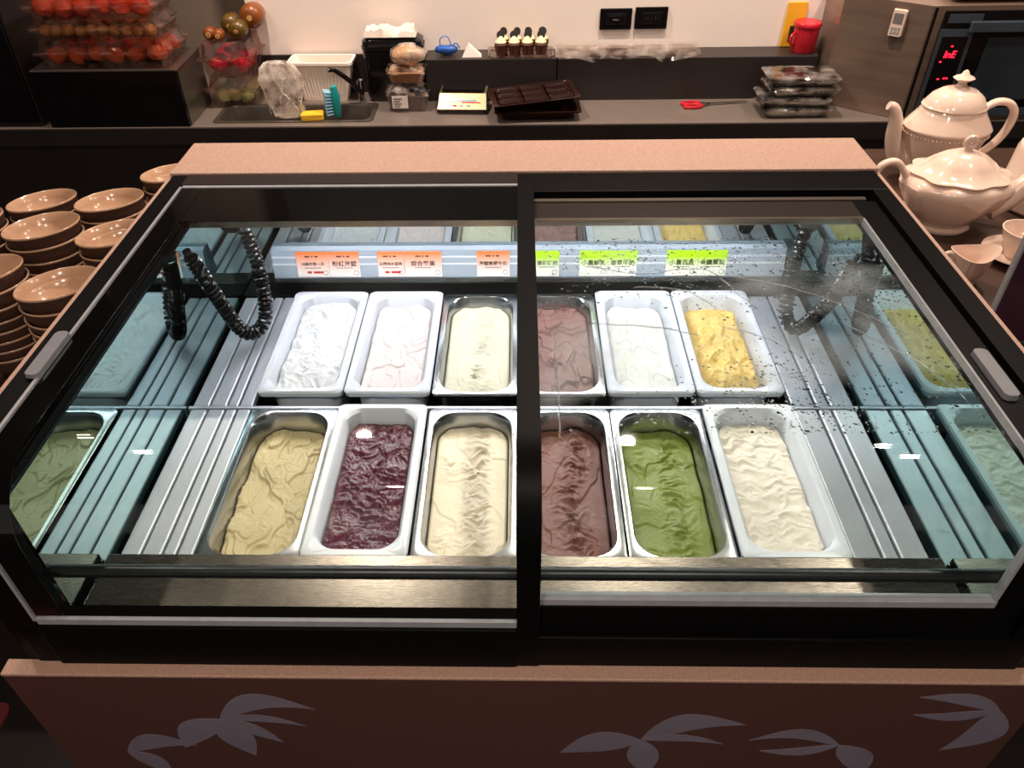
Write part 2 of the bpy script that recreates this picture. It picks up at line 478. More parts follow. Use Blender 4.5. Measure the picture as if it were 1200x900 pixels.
def leaf_shape(cx, cz, L_, W_, ang, bend=0.15, k=0):
    mb = MB(); n = 14
    top = []; bot = []
    for i in range(n + 1):
        t = i / n
        w = W_ * (math.sin(PI * t ** 0.8)) * 0.5
        x = t * L_; b = bend * L_ * math.sin(PI * t)
        top.append((x, b + w)); bot.append((x, b - w))
    loop = top + bot[::-1][1:-1]
    c, s = math.cos(ang), math.sin(ang)
    lo = [(cx + x * c - z * s, 0.5789, cz + x * s + z * c) for x, z in loop]
    hi = [(x, 0.5785 - 0.00012 * k, z) for x, y, z in lo]
    return mb.loft([lo, hi], True, True)
R_ = math.radians
for cx, cz, leaves in ((-0.455, 0.605, [(0.155, 0.045, R_(12), .25), (0.13, 0.02, R_(-8), .1), (0.11, 0.03, R_(-40), .05), (0.12, 0.055, R_(-75), 0), (0.12, 0.055, R_(-130), -.1)]),
                       (-0.63, 0.50, [(0.12, 0.045, R_(10), .2), (0.1, 0.04, R_(-60), .1)]),
                       (0.185, 0.555, [(0.16, 0.05, R_(18), .2), (0.13, 0.02, R_(-5), .1), (0.13, 0.06, R_(-160), -.1), (0.12, 0.05, R_(-80), 0)]),
                       (0.49, 0.545, [(0.14, 0.03, R_(175), -.2), (0.12, 0.05, R_(-60), .1), (0.12, 0.025, R_(190), .1)]),
                       (0.69, 0.655, [(0.13, 0.03, R_(165), -.1), (0.12, 0.025, R_(187), .1), (0.13, 0.06, R_(-110), .2)])):
    for k, (L_, W_, a, bd) in enumerate(leaves):
        leaf_shape(cx, cz, L_, W_, a, bd, k).build('leaf_print', 'leaf', fas)

# ---- left lid (upper track)
XD0, XD1 = -0.004, 0.026
lid = sweep(MB(), -0.652, XD0, 0.000, 0.005, 1.395, 0.838).build('glass_lid', 'glass', fz, smooth='auto')
T = 0.0009
sweep(MB(), -0.651, -0.613, -T, T * 0.8, 1.395, 0.842).build('border', 'frit', lid, smooth='auto')
sweep(MB(), -0.612, XD0, -T, T * 0.8, 1.392, 0, 1.262).build('border', 'frit', lid)
MB().box(-0.612, XD0, YF - T, YF - 0.0002, 0.842, 0.866).build('border', 'frit', lid)
sweep(MB(), -0.6575, -0.6525, -0.003, 0.010, 1.400, 0.832).build('edge_trim', 'seal', lid, smooth='auto')
sweep(MB(), -0.652, XD0, -0.003, 0.010, 1.405, 0, 1.3965).build('edge_trim', 'seal', lid)
MB().box(-0.652, XD0, YF - 0.004, YF + 0.006, 0.826, 0.8375).build('edge_trim', 'seal', lid)
sweep(MB(), XD0, XD1, -0.006, 0.020, 1.405, 0.736).build('stile', 'black', lid, smooth='auto')
sweep(MB(), -0.657, XD0, -0.0035, 0.010, 1.452, 0, 1.407).build('rear_rail', 'black_matte', lid)
MB().box(-0.652, XD0, YF - 0.0095, YF - 0.004, 0.737, 0.826).build('bottom_rail', 'black', lid, bevel=0.002)
h = MB(); h.loft([[(x, y, ZL + 0.003) for x, y, _ in rr(0.011, 0.052, 0.008, 0, -0.662, 0.862)], [(x, y, ZL + 0.009) for x, y, _ in rr(0.010, 0.051, 0.008, 0, -0.662, 0.862)]], True, True)
h.build('handle', 'grey_plastic', lid)

# ---- right lid (lower track, wet with condensation)
OFF = 0.013
rl = sweep(MB(), XD1 + 0.001, 0.613, OFF, 0.005, 1.275, 0.876).build('glass_lid', 'glass_wet', fz, smooth='auto')
sweep(MB(), 0.6135, 0.657, OFF - 0.004, 0.012, 1.345, 0.736).build('side_rail', 'black', rl, smooth='auto')
sweep(MB(), 0.6100, 0.6134, OFF - 0.006, 0.012, 1.278, 0.876).build('edge_trim', 'seal', rl, smooth='auto')
sweep(MB(), XD1 + 0.001, 0.6134, OFF - 0.004, 0.012, 1.345, 0, 1.283).build('rear_rail', 'black_matte', rl)
sweep(MB(), XD1 + 0.001, 0.6134, OFF - 0.006, 0.012, 1.282, 0, 1.276).build('edge_trim', 'silver', rl)
sweep(MB(), XD1 + 0.001, 0.640, OFF - 0.007, 0.008, 1.358, 0, 1.347).build('edge_trim', 'silver', rl)
MB().box(XD1 + 0.001, 0.6134, YF + 0.006, YF + 0.020, 0.864, 0.8755).build('edge_trim', 'seal', rl)
MB().box(XD1 + 0.001, 0.6134, YF + 0.004, YF + 0.018, 0.737, 0.8635).build('bottom_rail', 'black', rl, bevel=0.002)
h = MB(); h.loft([[(x, y, ZL - 0.009) for x, y, _ in rr(0.011, 0.052, 0.008, 0, 0.636, 0.83)], [(x, y, ZL - 0.001) for x, y, _ in rr(0.010, 0.051, 0.008, 0, 0.636, 0.83)]], True, True)
h.build('handle', 'grey_plastic', rl)

M['water'] = mat('water', '#ffffff', '#ffffff', 0.02, trans=1.0, ior=1.33)
def drop(mb, x, y, z, r, sx=1.0, ang=0.0):
    n = 7; loops = []
    for k, (q, hh) in enumerate(((1, 0), (0.8, 0.35), (0.45, 0.52))):
        loops.append([(x + r * q * (sx * math.cos(2 * PI * i / n) * math.cos(ang) - math.sin(2 * PI * i / n) * math.sin(ang)),
                       y + r * q * (sx * math.cos(2 * PI * i / n) * math.sin(ang) + math.sin(2 * PI * i / n) * math.cos(ang)), z + r * hh * 0.8) for i in range(n)])
    mb.loft(loops, True, True)
dm = MB()
zt = ZL - OFF + 0.0002
k = 0
while k < 3000:
    x = rnd.uniform(0.04, 0.6); y = rnd.uniform(0.72, 1.22)
    dens = noise.noise((x * 4, y * 4, 3.3)) + 0.35 * (x - 0.2) / 0.4
    if rnd.random() > dens + 0.35: continue
    r = 0.0007 + 0.0016 * rnd.random() ** 3
    drop(dm, x, y, zt, r, rnd.uniform(0.8, 1.8), rnd.uniform(0, PI)); k += 1
do = dm.build('condensation', 'water', rl, smooth=True)
do['kind'] = 'stuff'
for pts in ([(0.05, 0.71), (0.052, 0.80), (0.049, 0.88), (0.054, 0.95)], [(0.12, 1.12), (0.2, 1.10), (0.3, 1.115), (0.34, 1.04), (0.36, 1.0)],
            [(0.34, 1.09), (0.42, 1.06), (0.50, 1.0), (0.56, 0.93)], [(0.10, 0.96), (0.2, 0.95), (0.26, 0.93)], [(0.46, 0.98), (0.5, 0.93), (0.56, 0.85), (0.59, 0.75)],
            [(0.3, 0.95), (0.36, 0.92), (0.40, 0.87)], [(0.18, 1.06), (0.26, 1.05), (0.3, 1.0)]):
    p = bez([(x, y, zt) for x, y in pts], 8)
    p = [Vector((v.x + 0.003 * noise.noise(v * 60), v.y + 0.003 * noise.noise(v * 47), v.z)) for v in p]
    MB().tube(p, [0.0008 + 0.0007 * abs(noise.noise(v * 33)) for v in p], 6).build('water_streak', 'water', rl, smooth=True)

# ------------------------------------------------------------------ gelato pans
PITCH = 0.1652
X0 = -0.4975
Y_BACK, Y_FRONT = 1.464, 1.0795   # rear edges of the two rows
PL = 0.350

def make_pan(name, xc, y_rear, z, m, steel, label):
    yc = y_rear - PL / 2
    hw, hl = PITCH / 2 - 0.0012, PL / 2
    mb = MB()
    if steel:
        fl, ro, ri = 0.011, 0.014, 0.042
        loops = [rr(hw - 0.001, hl - 0.001, ro, z - 0.006), rr(hw, hl, ro, z - 0.001), rr(hw - 0.002, hl - 0.002, ro, z), rr(hw - fl, hl - fl, ri, z),
                 rr(hw - fl - 0.004, hl - fl - 0.004, ri, z - 0.006), rr(hw - fl - 0.010, hl - fl - 0.010, ri, z - 0.115), rr(hw - fl - 0.02, hl - fl - 0.02, ri - .01, z - 0.120)]
    else:
        fl, ro, ri = 0.016, 0.012, 0.034
        loops = [rr(hw - 0.001, hl - 0.001, ro, z - 0.012), rr(hw, hl, ro, z - 0.003), rr(hw - 0.003, hl - 0.003, ro, z), rr(hw - fl + 0.003, hl - fl + 0.003, ri, z),
                 rr(hw - fl - 0.002, hl - fl - 0.002, ri, z - 0.006), rr(hw - fl - 0.009, hl - fl - 0.009, ri, z - 0.115), rr(hw - fl - 0.02, hl - fl - 0.02, ri - .01, z - 0.120)]
    loops = [[(x + xc, y + yc, zz) for x, y, zz in lp] for lp in loops]
    mb.loft(loops, False, True)
    # outside wall so that the pan has thickness
    k = fl
    outer = [rr(hw - 0.001, hl - 0.001, ro, z - (0.006 if steel else 0.012)), rr(hw - k + 0.001, hl - k + 0.001, ri, z - 0.014), rr(hw - k - 0.006, hl - k - 0.006, ri, z - 0.122)]
    outer = [[(x + xc, y + yc, zz) for x, y, zz in lp] for lp in outer]
    mb.loft(outer, False, True)
    o = mb.build(name, m, None, smooth=True, origin=(xc, yc, z - 0.122))
    tag(o, label, 'food pan', 'gelato pans')
    return o

def gel_height(style, x, y, seed):
    """x, y in -1..1 across and along the pan; metres of relief."""
    n = noise.noise
    s = seed * 7.31
    big = n((x * 1.1 + s, y * 2.0, s)) * 0.006
    def ridge(a, b, c): return 1 - 2 * abs(n((a, b, c)))
    def step(v, e0, e1):
        t = min(1.0, max(0.0, (v - e0) / (e1 - e0))); return t * t * (3 - 2 * t)
    wx = x + 0.22 * n((x * 2.2 + s, y * 4.4, 7.7)); wy = y + 0.10 * n((x * 2.6 + s, y * 4.0, 3.1))
    fine = 0.0007 * ridge(x * 12 + s, y * 26, 2.2)
    if style == 'fold':          # soft spatula folds
        return big + 0.0042 * ridge(wx * 1.9 + s, wy * 4.2, 5.0) + 0.0020 * ridge(wx * 3.6 + s, wy * 9.0, 8.0) + fine
    if style == 'smear':         # smooth plates with lifted edges
        v = n((wx * 1.5 + s, wy * 2.6, 1.0)); u = n((wx * 2.2 + s, wy * 3.2, 4.0))
        pl = 0.0040 * step(v, -0.06, 0.0) + 0.0030 * step(v, 0.22, 0.26) + 0.0026 * step(u, 0.08, 0.13)
        patch = step(u, -0.30, -0.12) * (1 - step(u, -0.05, 0.1))
        return big * 0.7 + pl + patch * 0.0016 * ridge(wx * 4 + s, wy * 14, 6.0) + fine * 0.6
    if style == 'ripple':        # cross wrinkles in an uneven lengthwise band
        c = 0.30 * n((y * 1.3 + s, 0.3, 0.7)) + 0.18
        band = math.exp(-((x - c) / 0.36) ** 2) + 0.5 * math.exp(-((x + 0.62) / 0.22) ** 2) * step(n((y * 2 + s, 2.0, 1.0)), -0.1, 0.2)
        rip = ridge(wx * 2.0 + s, wy * 10.5, 1.7) * 0.7 + ridge(wx * 4.2 + s, wy * 19, 3.7) * 0.4
        return big + band * 0.0088 * (rip + 0.1) + 0.0022 * step(n((wx * 1.5 + s, wy * 2.2, 9)), 0.0, 0.05) + fine * 0.5
    if style == 'wrinkle':       # wrinkled all over
        rip = ridge(wx * 1.5 + s, wy * 7.5, 1.7) + 0.45 * ridge(wx * 3.0 + s, wy * 14, 4.2)
        return big + 0.0072 * rip * (0.7 + 0.5 * n((x * 1.7 + s, y * 3, 9))) + fine * 0.5
    if style == 'rough':
        r = ridge(wx * 2.2 + s, wy * 7.0, 0.4) + 0.6 * ridge(wx * 4.6 + s, wy * 13, 3.0) + 0.35 * ridge(wx * 9 + s, wy * 24, 6.0)
        return big + 0.0046 * r
    if style == 'heap':
        r = 0; a = 1; fq = 1.6
        for k in range(4):
            r += a * (1 - 2 * abs(n((x * fq + s, y * fq * 2.0, k * 3.1)))); a *= 0.5; fq *= 2.1
        edge = max(0.0, max(abs(x), abs(y) * 0.98) - 0.72)
        return 0.0085 * r + 0.012 - 0.16 * edge ** 1.3
    return big

def gel_mat(name, c1, c2, rough=0.45, bump=0.35, sss=0.08, coat=0.0, fine=260):
    return mat(name, c1, c2, rough, nscale=22, bump=bump, bscale=fine, sss=sss, coat=coat)

def make_gelato(xc, y_rear, z_rim, steel, depth, style, m, seed, label, amp=1.0, slope=0.0):
    yc = y_rear - PL / 2
    fl = 0.011 if steel else 0.016
    hw = PITCH / 2 - 0.0012 - fl - 0.0055 - depth * 0.065; hl = PL / 2 - fl - 0.0055 - depth * 0.065
    ri = 0.040 if steel else 0.032
    nx, ny = 84, 176
    vs = []; fs = []
    for j in range(ny + 1):
        t = -1 + 2 * j / ny
        y = t * hl
        e = max(0.0, abs(y) - (hl - ri))
        w = hw - ri + math.sqrt(max(0.0, ri * ri - e * e))
        for i in range(nx + 1):
            s = -1 + 2 * i / nx
            x = s * w
            hgt = gel_height(style, x / hw, t, seed) * amp
            ed = min(1.0, (1 - max(abs(s), 0)) / 0.05, (1 - abs(t)) / 0.03)
            zz = z_rim - depth + hgt - (1 - ed) * 0.003 + slope * t
            zz = min(zz, z_rim + 0.010)
            vs.append((xc + x, yc + y, zz))
    for j in range(ny):
        for i in range(nx):
            a = j * (nx + 1) + i
            fs.append((a, a + 1, a + nx + 2, a + nx + 1))
    # underside closes the slab
    zb = z_rim - 0.112
    ring = [i for i in range(nx + 1)] + [(j + 1) * (nx + 1) - 1 for j in range(1, ny + 1)] + [ny * (nx + 1) + i for i in range(nx - 1, -1, -1)] + [j * (nx + 1) for j in range(ny - 1, 0, -1)]
    k = len(vs)
    for i in ring:
        x, y, z = vs[i]
        vs.append((xc + (x - xc) * 0.93, yc + (y - yc) * 0.965, zb))
    n = len(ring)
    for i in range(n):
        fs.append((ring[i], k + i, k + (i + 1) % n, ring[(i + 1) % n]))
    fs.append(tuple(k + i for i in range(n)))
    o = MB().add(vs, fs).build('gelato', m, None, smooth=True, origin=(xc, yc, zb))
    for p in o.data.polygons: p.use_smooth = True
    tag(o, label, 'gelato', 'gelato in the display freezer')
    return o

G = [  # column, row, steel, rim z, depth, style, colours, rough, labels
    (0, 0, False, 0.803, 0.026, 'fold', '#e6e9eb', '#d8dde0', 0.5, 'snow white', 'white plastic pan of snow white gelato beside the coiled cable', 1.5),
    (1, 0, False, 0.803, 0.028, 'smear', '#e6dddb', '#dcd0cd', 0.5, 'pale pinkish white', 'white plastic pan of pale pinkish white gelato', 0.85),
    (2, 0, True, 0.794, 0.026, 'ripple', '#e3e2cb', '#d6d5bb', 0.5, 'pale greenish cream', 'steel pan of pale greenish cream gelato before the lone orange tag', 0.8),
    (3, 0, True, 0.794, 0.030, 'smear', '#926d66', '#7f5b54', 0.5, 'light rosy brown', 'steel pan of light rosy brown gelato behind wet glass', 1.6),
    (4, 0, False, 0.803, 0.030, 'smear', '#e6e8e0', '#dadcd2', 0.5, 'plain milk white', 'white plastic pan of milk white gelato behind wet glass', 0.5),
    (5, 0, False, 0.803, 0.036, 'heap', '#f0d58c', '#e2bd63', 0.45, 'bright yellow lumpy', 'white plastic pan half filled with lumpy yellow gelato', 1.0),
    (0, 1, True, 0.794, 0.042, 'smear', '#c9bb93', '#b9aa80', 0.5, 'olive beige smooth', 'steel pan of olive beige gelato beside the divider bars', 1.0),
    (1, 1, False, 0.806, 0.030, 'rough', '#5e152f', '#3f0b1f', 0.22, 'dark purple berry', 'white plastic pan of dark purple berry sorbet', 0.8),
    (2, 1, True, 0.794, 0.032, 'ripple', '#ece2cb', '#e2d6bc', 0.5, 'warm cream', 'steel pan of warm cream gelato beside the lid stile', 0.75),
    (3, 1, True, 0.794, 0.040, 'ripple', '#7d4f47', '#6b4039', 0.42, 'milk chocolate brown', 'steel pan of chocolate brown gelato beside the matcha pan', 0.9),
    (4, 1, True, 0.794, 0.044, 'ripple', '#808c37', '#67762a', 0.4, 'matcha green', 'steel pan of matcha green gelato', 0.9),
    (5, 1, False, 0.806, 0.034, 'wrinkle', '#ebe4d9', '#e0d6c8', 0.5, 'wrinkled off-white', 'white plastic pan of wrinkled off-white gelato beside matcha', 0.85),
]
for i, (c, r, st, z, dep, sty, c1, c2, ro, nm, lab, amp) in enumerate(G):
    xc = X0 + PITCH * (c + 0.5)
    yr = (Y_BACK if r == 0 else Y_FRONT) - 0.0
    make_pan('gelato_pan', xc, yr, z, 'steel_pan' if st else 'white_plastic', st, lab)
    gm = gel_mat('gelato_%d' % i, c1, c2, ro, coat=0.3 if sty == 'rough' else 0.0, bump=0.5 if sty in ('heap', 'rough') else 0.3)
    make_gelato(xc, yr, z, st, dep, sty, gm, i + 1, nm + (' sorbet' if sty == 'rough' else ' gelato') + ' with a spatula-marked surface in ' + ('a steel pan' if st else 'a white plastic pan'), amp)

# ------------------------------------------------------------------ price tags on the rail
def price_tag(x0, x1, kind, name_txt, red, label, dash=True):
    z0, z1 = 0.826, 0.884
    y0, y1 = 1.4868, 1.4955
    cx = (x0 + x1) / 2
    t = thing('price_tag', label, 'price tag', (cx, y0, z0), 0, 'price tags on the label rail')
    v = MB()
    lo = [(x0, y0 - 0.0016, z0), (x1, y0 - 0.0016, z0), (x1, y1 - 0.0016, z1), (x0, y1 - 0.0016, z1)]
    v.loft([lo, [(x, y + 0.0009, z) for x, y, z in lo]], True, True)
    v.build('card', 'orange_tag' if kind == 'o' else 'green_tag', t)
    tilt = math.atan2(y1 - y0, z1 - z0)
    ink = 'ink' if kind == 'o' else 'ink_green'
    def place(u, w):
        # u across from the centre, w up from the bottom, in metres: matrix for text drawn in XY
        y = y0 + (y1 - y0) * w / (z1 - z0) - 0.0020
        return Matrix.Translation((u, y - y0, w)) @ Matrix.Rotation(PI / 2 - tilt, 4, 'X')
    t['_local'] = 1
    text_mesh('lettering', name_txt, min(0.0135, (x1 - x0) * 0.86 / len(name_txt)), ink, t, place(0, 0.030), extrude=0.0001)
    def dashes(w, spans, hgt, m):
        mb = MB()
        for a, b in spans:
            y = y0 + (y1 - y0) * w / (z1 - z0) - 0.0019 - y0
            dy = (y1 - y0) / (z1 - z0) * hgt
            lo = [(a, y, w), (b, y, w), (b, y + dy, w + hgt), (a, y + dy, w + hgt)]
            mb.loft([lo, [(x, yy - 0.0002, z) for x, yy, z in lo]], True, True)
        mb.build('print_line', m, t, loc=(0, 0, 0))
    if dash and kind == 'o':
        dashes(0.046, [(-0.016, -0.012), (-0.0115, -0.0085), (-0.008, -0.005), (-0.001, 0.002), (0.006, 0.009), (0.0095, 0.013)], 0.0032, ink)
    dashes(0.0205, [(-0.018 + 0.0052 * k, -0.0142 + 0.0052 * k) for k in range(7)], 0.0016, ink)
    if red:
        dashes(0.0085, [(-0.014, -0.004), (0.0, 0.021)], 0.005, 'ink_red')
    ring = MB()
    cxr = (x1 - x0) / 2 - 0.009; w = 0.010
    loops = []
    for rad, dy in ((0.0055, 0), (0.0047, 0), (0.0047, -0.0002), (0.0055, -0.0002)):
        loops.append([(cxr + rad * math.cos(a), (y1 - y0) / (z1 - z0) * (w + rad * math.sin(a)) - 0.0019 + dy, w + rad * math.sin(a)) for a in [2 * PI * q / 20 for q in range(20)]])
    loops.append(loops[0])
    ring.loft(loops); ring.build('stamp_ring', ink, t, loc=(0, 0, 0))
    return t
TAGS = [(-0.491, -0.420, 'o', '18歲的第一天', True, 'first orange price tag from the coiled cable'),
        (-0.419, -0.352, 'o', '粉紅海鹽', False, 'orange price tag overlapped by its neighbour, reading four characters, no red marks'),
        (-0.312, -0.254, 'o', '白蘭地水蜜桃', True, 'orange price tag with red marks above the pinkish gelato'),
        (-0.253, -0.171, 'o', '綜合莓果', False, 'wide orange price tag without red marks above the pinkish gelato'),
        (-0.094, -0.022, 'o', '海鹽焦糖牛奶', False, 'lone orange price tag above the pale greenish cream gelato'),
        (0.033, 0.086, 'g', '薄荷巧克', False, 'lone green price tag above the rosy brown gelato'),
        (0.130, 0.192, 'g', '小農鮮乳', False, 'green price tag above the milk white gelato, nearer the rosy brown pan'),
        (0.193, 0.255, 'g', '香草牛奶', False, 'green price tag above the milk white gelato, nearer the yellow pan'),
        (0.318, 0.386, 'g', '小農百香', False, 'green price tag above the yellow gelato, nearer the milk white pan'),
        (0.387, 0.449, 'g', '金鑽鳳梨', False, 'green price tag above the yellow gelato, nearer the rail end')]
for a in TAGS: price_tag(*a)

# ------------------------------------------------------------------ coiled cables
def coil(path, name, label, R=0.0108, r=0.0042, pitch=0.0100):
    p = bez(path, 120)
    # resample by length
    Ls = [0]
    for a, b in zip(p, p[1:]): Ls.append(Ls[-1] + (b - a).length)
    total = Ls[-1]
    turns = total / pitch
    n = int(turns * 16)
    pts = []; j = 0; prev = None
    for k in range(n + 1):
        s = total * k / n
        while j < len(p) - 2 and Ls[j + 1] < s: j += 1
        f = (s - Ls[j]) / max(1e-9, Ls[j + 1] - Ls[j])
        c = p[j].lerp(p[j + 1], f)
        t = (p[min(j + 8, len(p) - 1)] - p[max(j - 7, 0)]).normalized()
        a = (t.cross(Vector((0.3, 1, 0.2))) if prev is None else prev - t * prev.dot(t)); a.normalize(); prev = a
        b = t.cross(a)
        ang = 2 * PI * turns * k / n
        pts.append(c + a * R * math.cos(ang) + b * R * math.sin(ang))
    t_ = thing(name, label, 'cable', tuple(path[0]))
    MB().tube(pts, r, 6).build('coil', 'cable', t_, smooth=True)
    MB().tube([p[0] + (p[0] - p[3]).normalized() * 0.012, p[0], p[8]], 0.008, 10).build('plug', 'gloss_black', t_, smooth=True)
    MB().tube([p[-9], p[-1], p[-1] + (p[-1] - p[-9]).normalized() * 0.018], 0.0045, 10).build('lead', 'gloss_black', t_, smooth=True)
    return t_
coil([(-0.600, 1.235, 1.025), (-0.585, 1.25, 0.945), (-0.560, 1.265, 0.845), (-0.540, 1.285, 0.818), (-0.522, 1.32, 0.836), (-0.527, 1.36, 0.915), (-0.545, 1.385, 1.005)],
     'coiled_cable', 'black coiled cable hanging in a loop beside the snow white gelato')
coil([(0.560, 1.385, 1.010), (0.548, 1.37, 0.93), (0.540, 1.33, 0.835), (0.555, 1.30, 0.815), (0.572, 1.28, 0.85), (0.592, 1.25, 0.93), (0.600, 1.235, 1.005)],
     'coiled_cable', 'black coiled cable hanging in a loop beside the yellow gelato')

# ------------------------------------------------------------------ back counter
bc = thing('back_counter', 'long dark back counter with steel worktop, sink and raised shelf', 'counter', (0, 2.6, 0))
CT = 0.80
sx0, sx1, sy0, sy1 = -0.985, -0.48, 2.475, 2.628
w = MB()
w.box(-2.6, sx0, 2.435, 3.14, 0.775, CT); w.box(sx1, 2.6, 2.435, 2.752, 0.775, CT)
w.box(sx0, sx1, 2.435, sy0, 0.775, CT); w.box(sx0, sx1, sy1, 2.752, 0.775, CT)
w.build('worktop', 'counter_top', bc)
MB().box(-2.6, 2.6, 2.437, 2.452, 0.06, 0.774).build('front_panel', 'counter_dark', bc)
MB().box(-2.6, 2.6, 2.428, 2.4345, 0.745, 0.7985).build('edge_band', 'counter_dark', bc)
sk = MB()
loops = [rr((sx1 - sx0) / 2 + 0.008, (sy1 - sy0) / 2 + 0.008, 0.02, CT + 0.002, (sx0 + sx1) / 2, (sy0 + sy1) / 2), rr((sx1 - sx0) / 2 - 0.006, (sy1 - sy0) / 2 - 0.006, 0.03, CT + 0.002, (sx0 + sx1) / 2, (sy0 + sy1) / 2),
         rr((sx1 - sx0) / 2 - 0.008, (sy1 - sy0) / 2 - 0.008, 0.03, CT - 0.004, (sx0 + sx1) / 2, (sy0 + sy1) / 2), rr((sx1 - sx0) / 2 - 0.016, (sy1 - sy0) / 2 - 0.016, 0.03, CT - 0.17, (sx0 + sx1) / 2, (sy0 + sy1) / 2)]
sk.loft(loops, False, True).build('sink_basin', 'sink', bc, smooth='auto')
struct(MB().box(-0.895, -0.315, 2.745, 2.7548, CT + 0.0005, 0.925).build('trim_1', 'counter_dark'))
tag(MB().box(-0.31, 0.122, 2.650, 2.7545, CT + 0.0005, 0.9345).build('raised_shelf', 'counter_dark', None, bevel=0.002, origin=(-0.094, 2.70, CT)), 'dark raised shelf box under the cupcakes', 'shelf')
tag(MB().box(0.124, 0.965, 2.645, 2.7545, CT + 0.0005, 0.9345).build('raised_shelf', 'counter_dark', None, bevel=0.002, origin=(0.54, 2.70, CT)), 'long dark raised shelf box between cupcakes and oven', 'shelf')
fc = thing('faucet', 'black and chrome faucet at the sink corner', 'faucet', (-0.532, 2.645, CT + 0.0005))
MB().tube(bez([(-0.532, 2.645, 0.8008), (-0.532, 2.645, 0.85), (-0.532, 2.643, 0.875)], 8), 0.0095, 14).build('post', 'chrome', fc, smooth='auto')
MB().tube(bez([(-0.526, 2.640, 0.830), (-0.556, 2.622, 0.875), (-0.598, 2.600, 0.918), (-0.618, 2.590, 0.924)], 8), 0.008, 12).build('lever', 'gloss_black', fc, smooth='auto')

tc_ = thing('added_dark_cabinet', 'added tall black cabinet darkening the corner beside the steel crate', 'cabinet', (-2.05, 2.78, CT + 0.001))  # added to darken the far left, where only blackness shows
MB().box(-2.58, -1.535, 2.46, 3.13, CT + 0.001, 2.1).build('carcass', 'counter_dark', tc_)
MB().box(-2.575, -1.54, 2.448, 2.4595, CT + 0.012, 2.09).build('door', 'gloss_black', tc_, bevel=0.002)
MB().tube([(-1.60, 2.438, 1.15), (-1.60, 2.438, 1.45)], 0.006, 10).build('handle', 'steel_dark', tc_, smooth=True)

# ------------------------------------------------------------------ dark crate with fruit boxes
cr = thing('steel_crate', 'low dark steel crate under the clear fruit boxes', 'crate', (-1.27, 2.55, CT + 0.001))
MB().box(-1.50, -1.052, 2.440, 2.452, CT + 0.001, 0.972).build('front_panel', 'gloss_black', cr)
MB().box(-1.062, -1.050, 2.4525, 2.66, CT + 0.001, 0.972).build('side_panel', 'sink', cr)
MB().box(-1.50, -1.488, 2.4525, 2.66, CT + 0.001, 0.972).build('side_panel', 'sink', cr)
MB().box(-1.503, -1.047, 2.436, 2.665, 0.9725, 0.979).build('lid', 'sink', cr, bevel=0.002)
for z in (0.86,):
    MB().box(-1.049, -1.046, 2.50, 2.64, z, z + 0.004).build('seam', 'chrome', cr)

def chunk(mb, c, r, seed, sq=0.8):
    n, m_ = 10, 6
    loops = []
    for j in range(m_ + 1):
        th = PI * j / m_
        lp = []
        for i in range(n):
            a = 2 * PI * i / n
            d = Vector((math.sin(th) * math.cos(a), math.sin(th) * math.sin(a), math.cos(th)))
            k = 1 + 0.28 * noise.noise(d * 1.6 + Vector((seed, seed * 0.7, 0)))
            lp.append(Vector(c) + Vector((d.x * r * k, d.y * r * k, d.z * r * k * sq)))
        loops.append(lp)
    mb.loft(loops, True, True)

M['fruit_orange'] = mat('fruit_orange', '#e0703a', '#b84424', 0.35, nscale=14, coat=0.2)
M['fruit_pink'] = mat('fruit_pink', '#e8674a', '#d8503f', 0.4, nscale=8)
M['fruit_beige'] = mat('fruit_beige', '#c89c60', '#a97a46', 0.5, nscale=12)
M['fruit_red'] = mat('fruit_red', '#c8203a', '#9c1228', 0.35, nscale=10)
M['leafy'] = mat('leafy_green', '#c9cf9e', '#6f8a3a', 0.5, nscale=8)
M['gourd'] = mat('gourd_skin', '#8f4616', '#5a3414', 0.3, nscale=32, coat=0.3)
M['gourd_green'] = mat('gourd_green', '#6b4a16', '#23290f', 0.3, nscale=22, coat=0.3)
M['gourd_flesh'] = mat('gourd_flesh', '#d7a86e', '#b98548', 0.5)
M['lid_clear'] = glass_mat('cloudy_lid', '#e2cfc6', r0=0.08, film='#b89a90', film_amt=0.3)
M['soft_blue'] = mat('blue_plastic', '#2b5fae', '#1b4487', 0.35, nscale=16)
M['navy'] = mat('navy_fill', '#1c2240', '#101428', 0.5, nscale=30)
M['oats'] = mat('oats', '#d8b48c', '#a97f56', 0.8, nscale=90, bump=0.6, bscale=120)
M['teal'] = mat('teal_plastic', '#1d8f8c', '#137371', 0.3, nscale=10)
M['bristle'] = mat('bristle_blue', '#8fb8c8', '#6f9fb5', 0.6, nscale=60)
M['sponge'] = mat('sponge_yellow', '#e6b830', '#cf9c1c', 0.9, nscale=120, bump=0.6, bscale=150)
M['cake'] = mat('chocolate_cake', '#4a2318', '#33160f', 0.7, nscale=70, bump=0.4)
M['cake_case'] = mat('brown_case', '#5d2f20', '#431f15', 0.5, nscale=40)
M['cream'] = mat('whipped_cream', '#efe0b4', '#e2cf98', 0.5, nscale=20)
M['cookie'] = mat('cookie', '#1a0f0d', '#0f0807', 0.7, nscale=80, bump=0.4)
M['red_gloss'] = mat('red_plastic', '#c3202f', '#a31624', 0.25, nscale=12)
M['yellow_card'] = mat('yellow_card', '#e8ae28', '#d99c1a', 0.6, nscale=12)
M['tray_brown'] = mat('dark_brown_tray', '#2a1512', '#1c0d0b', 0.2, nscale=12)
M['oven_steel'] = mat('oven_steel', '#a08a7b', '#6f5a4e', 0.3, metal=0.55, nscale=6, stretch=(0.6, 0.6, 7), bump=0.03, rvar=0.08)
M['oven_blue'] = mat('oven_band', '#5b6672', '#434d58', 0.3, metal=0.5, nscale=10)
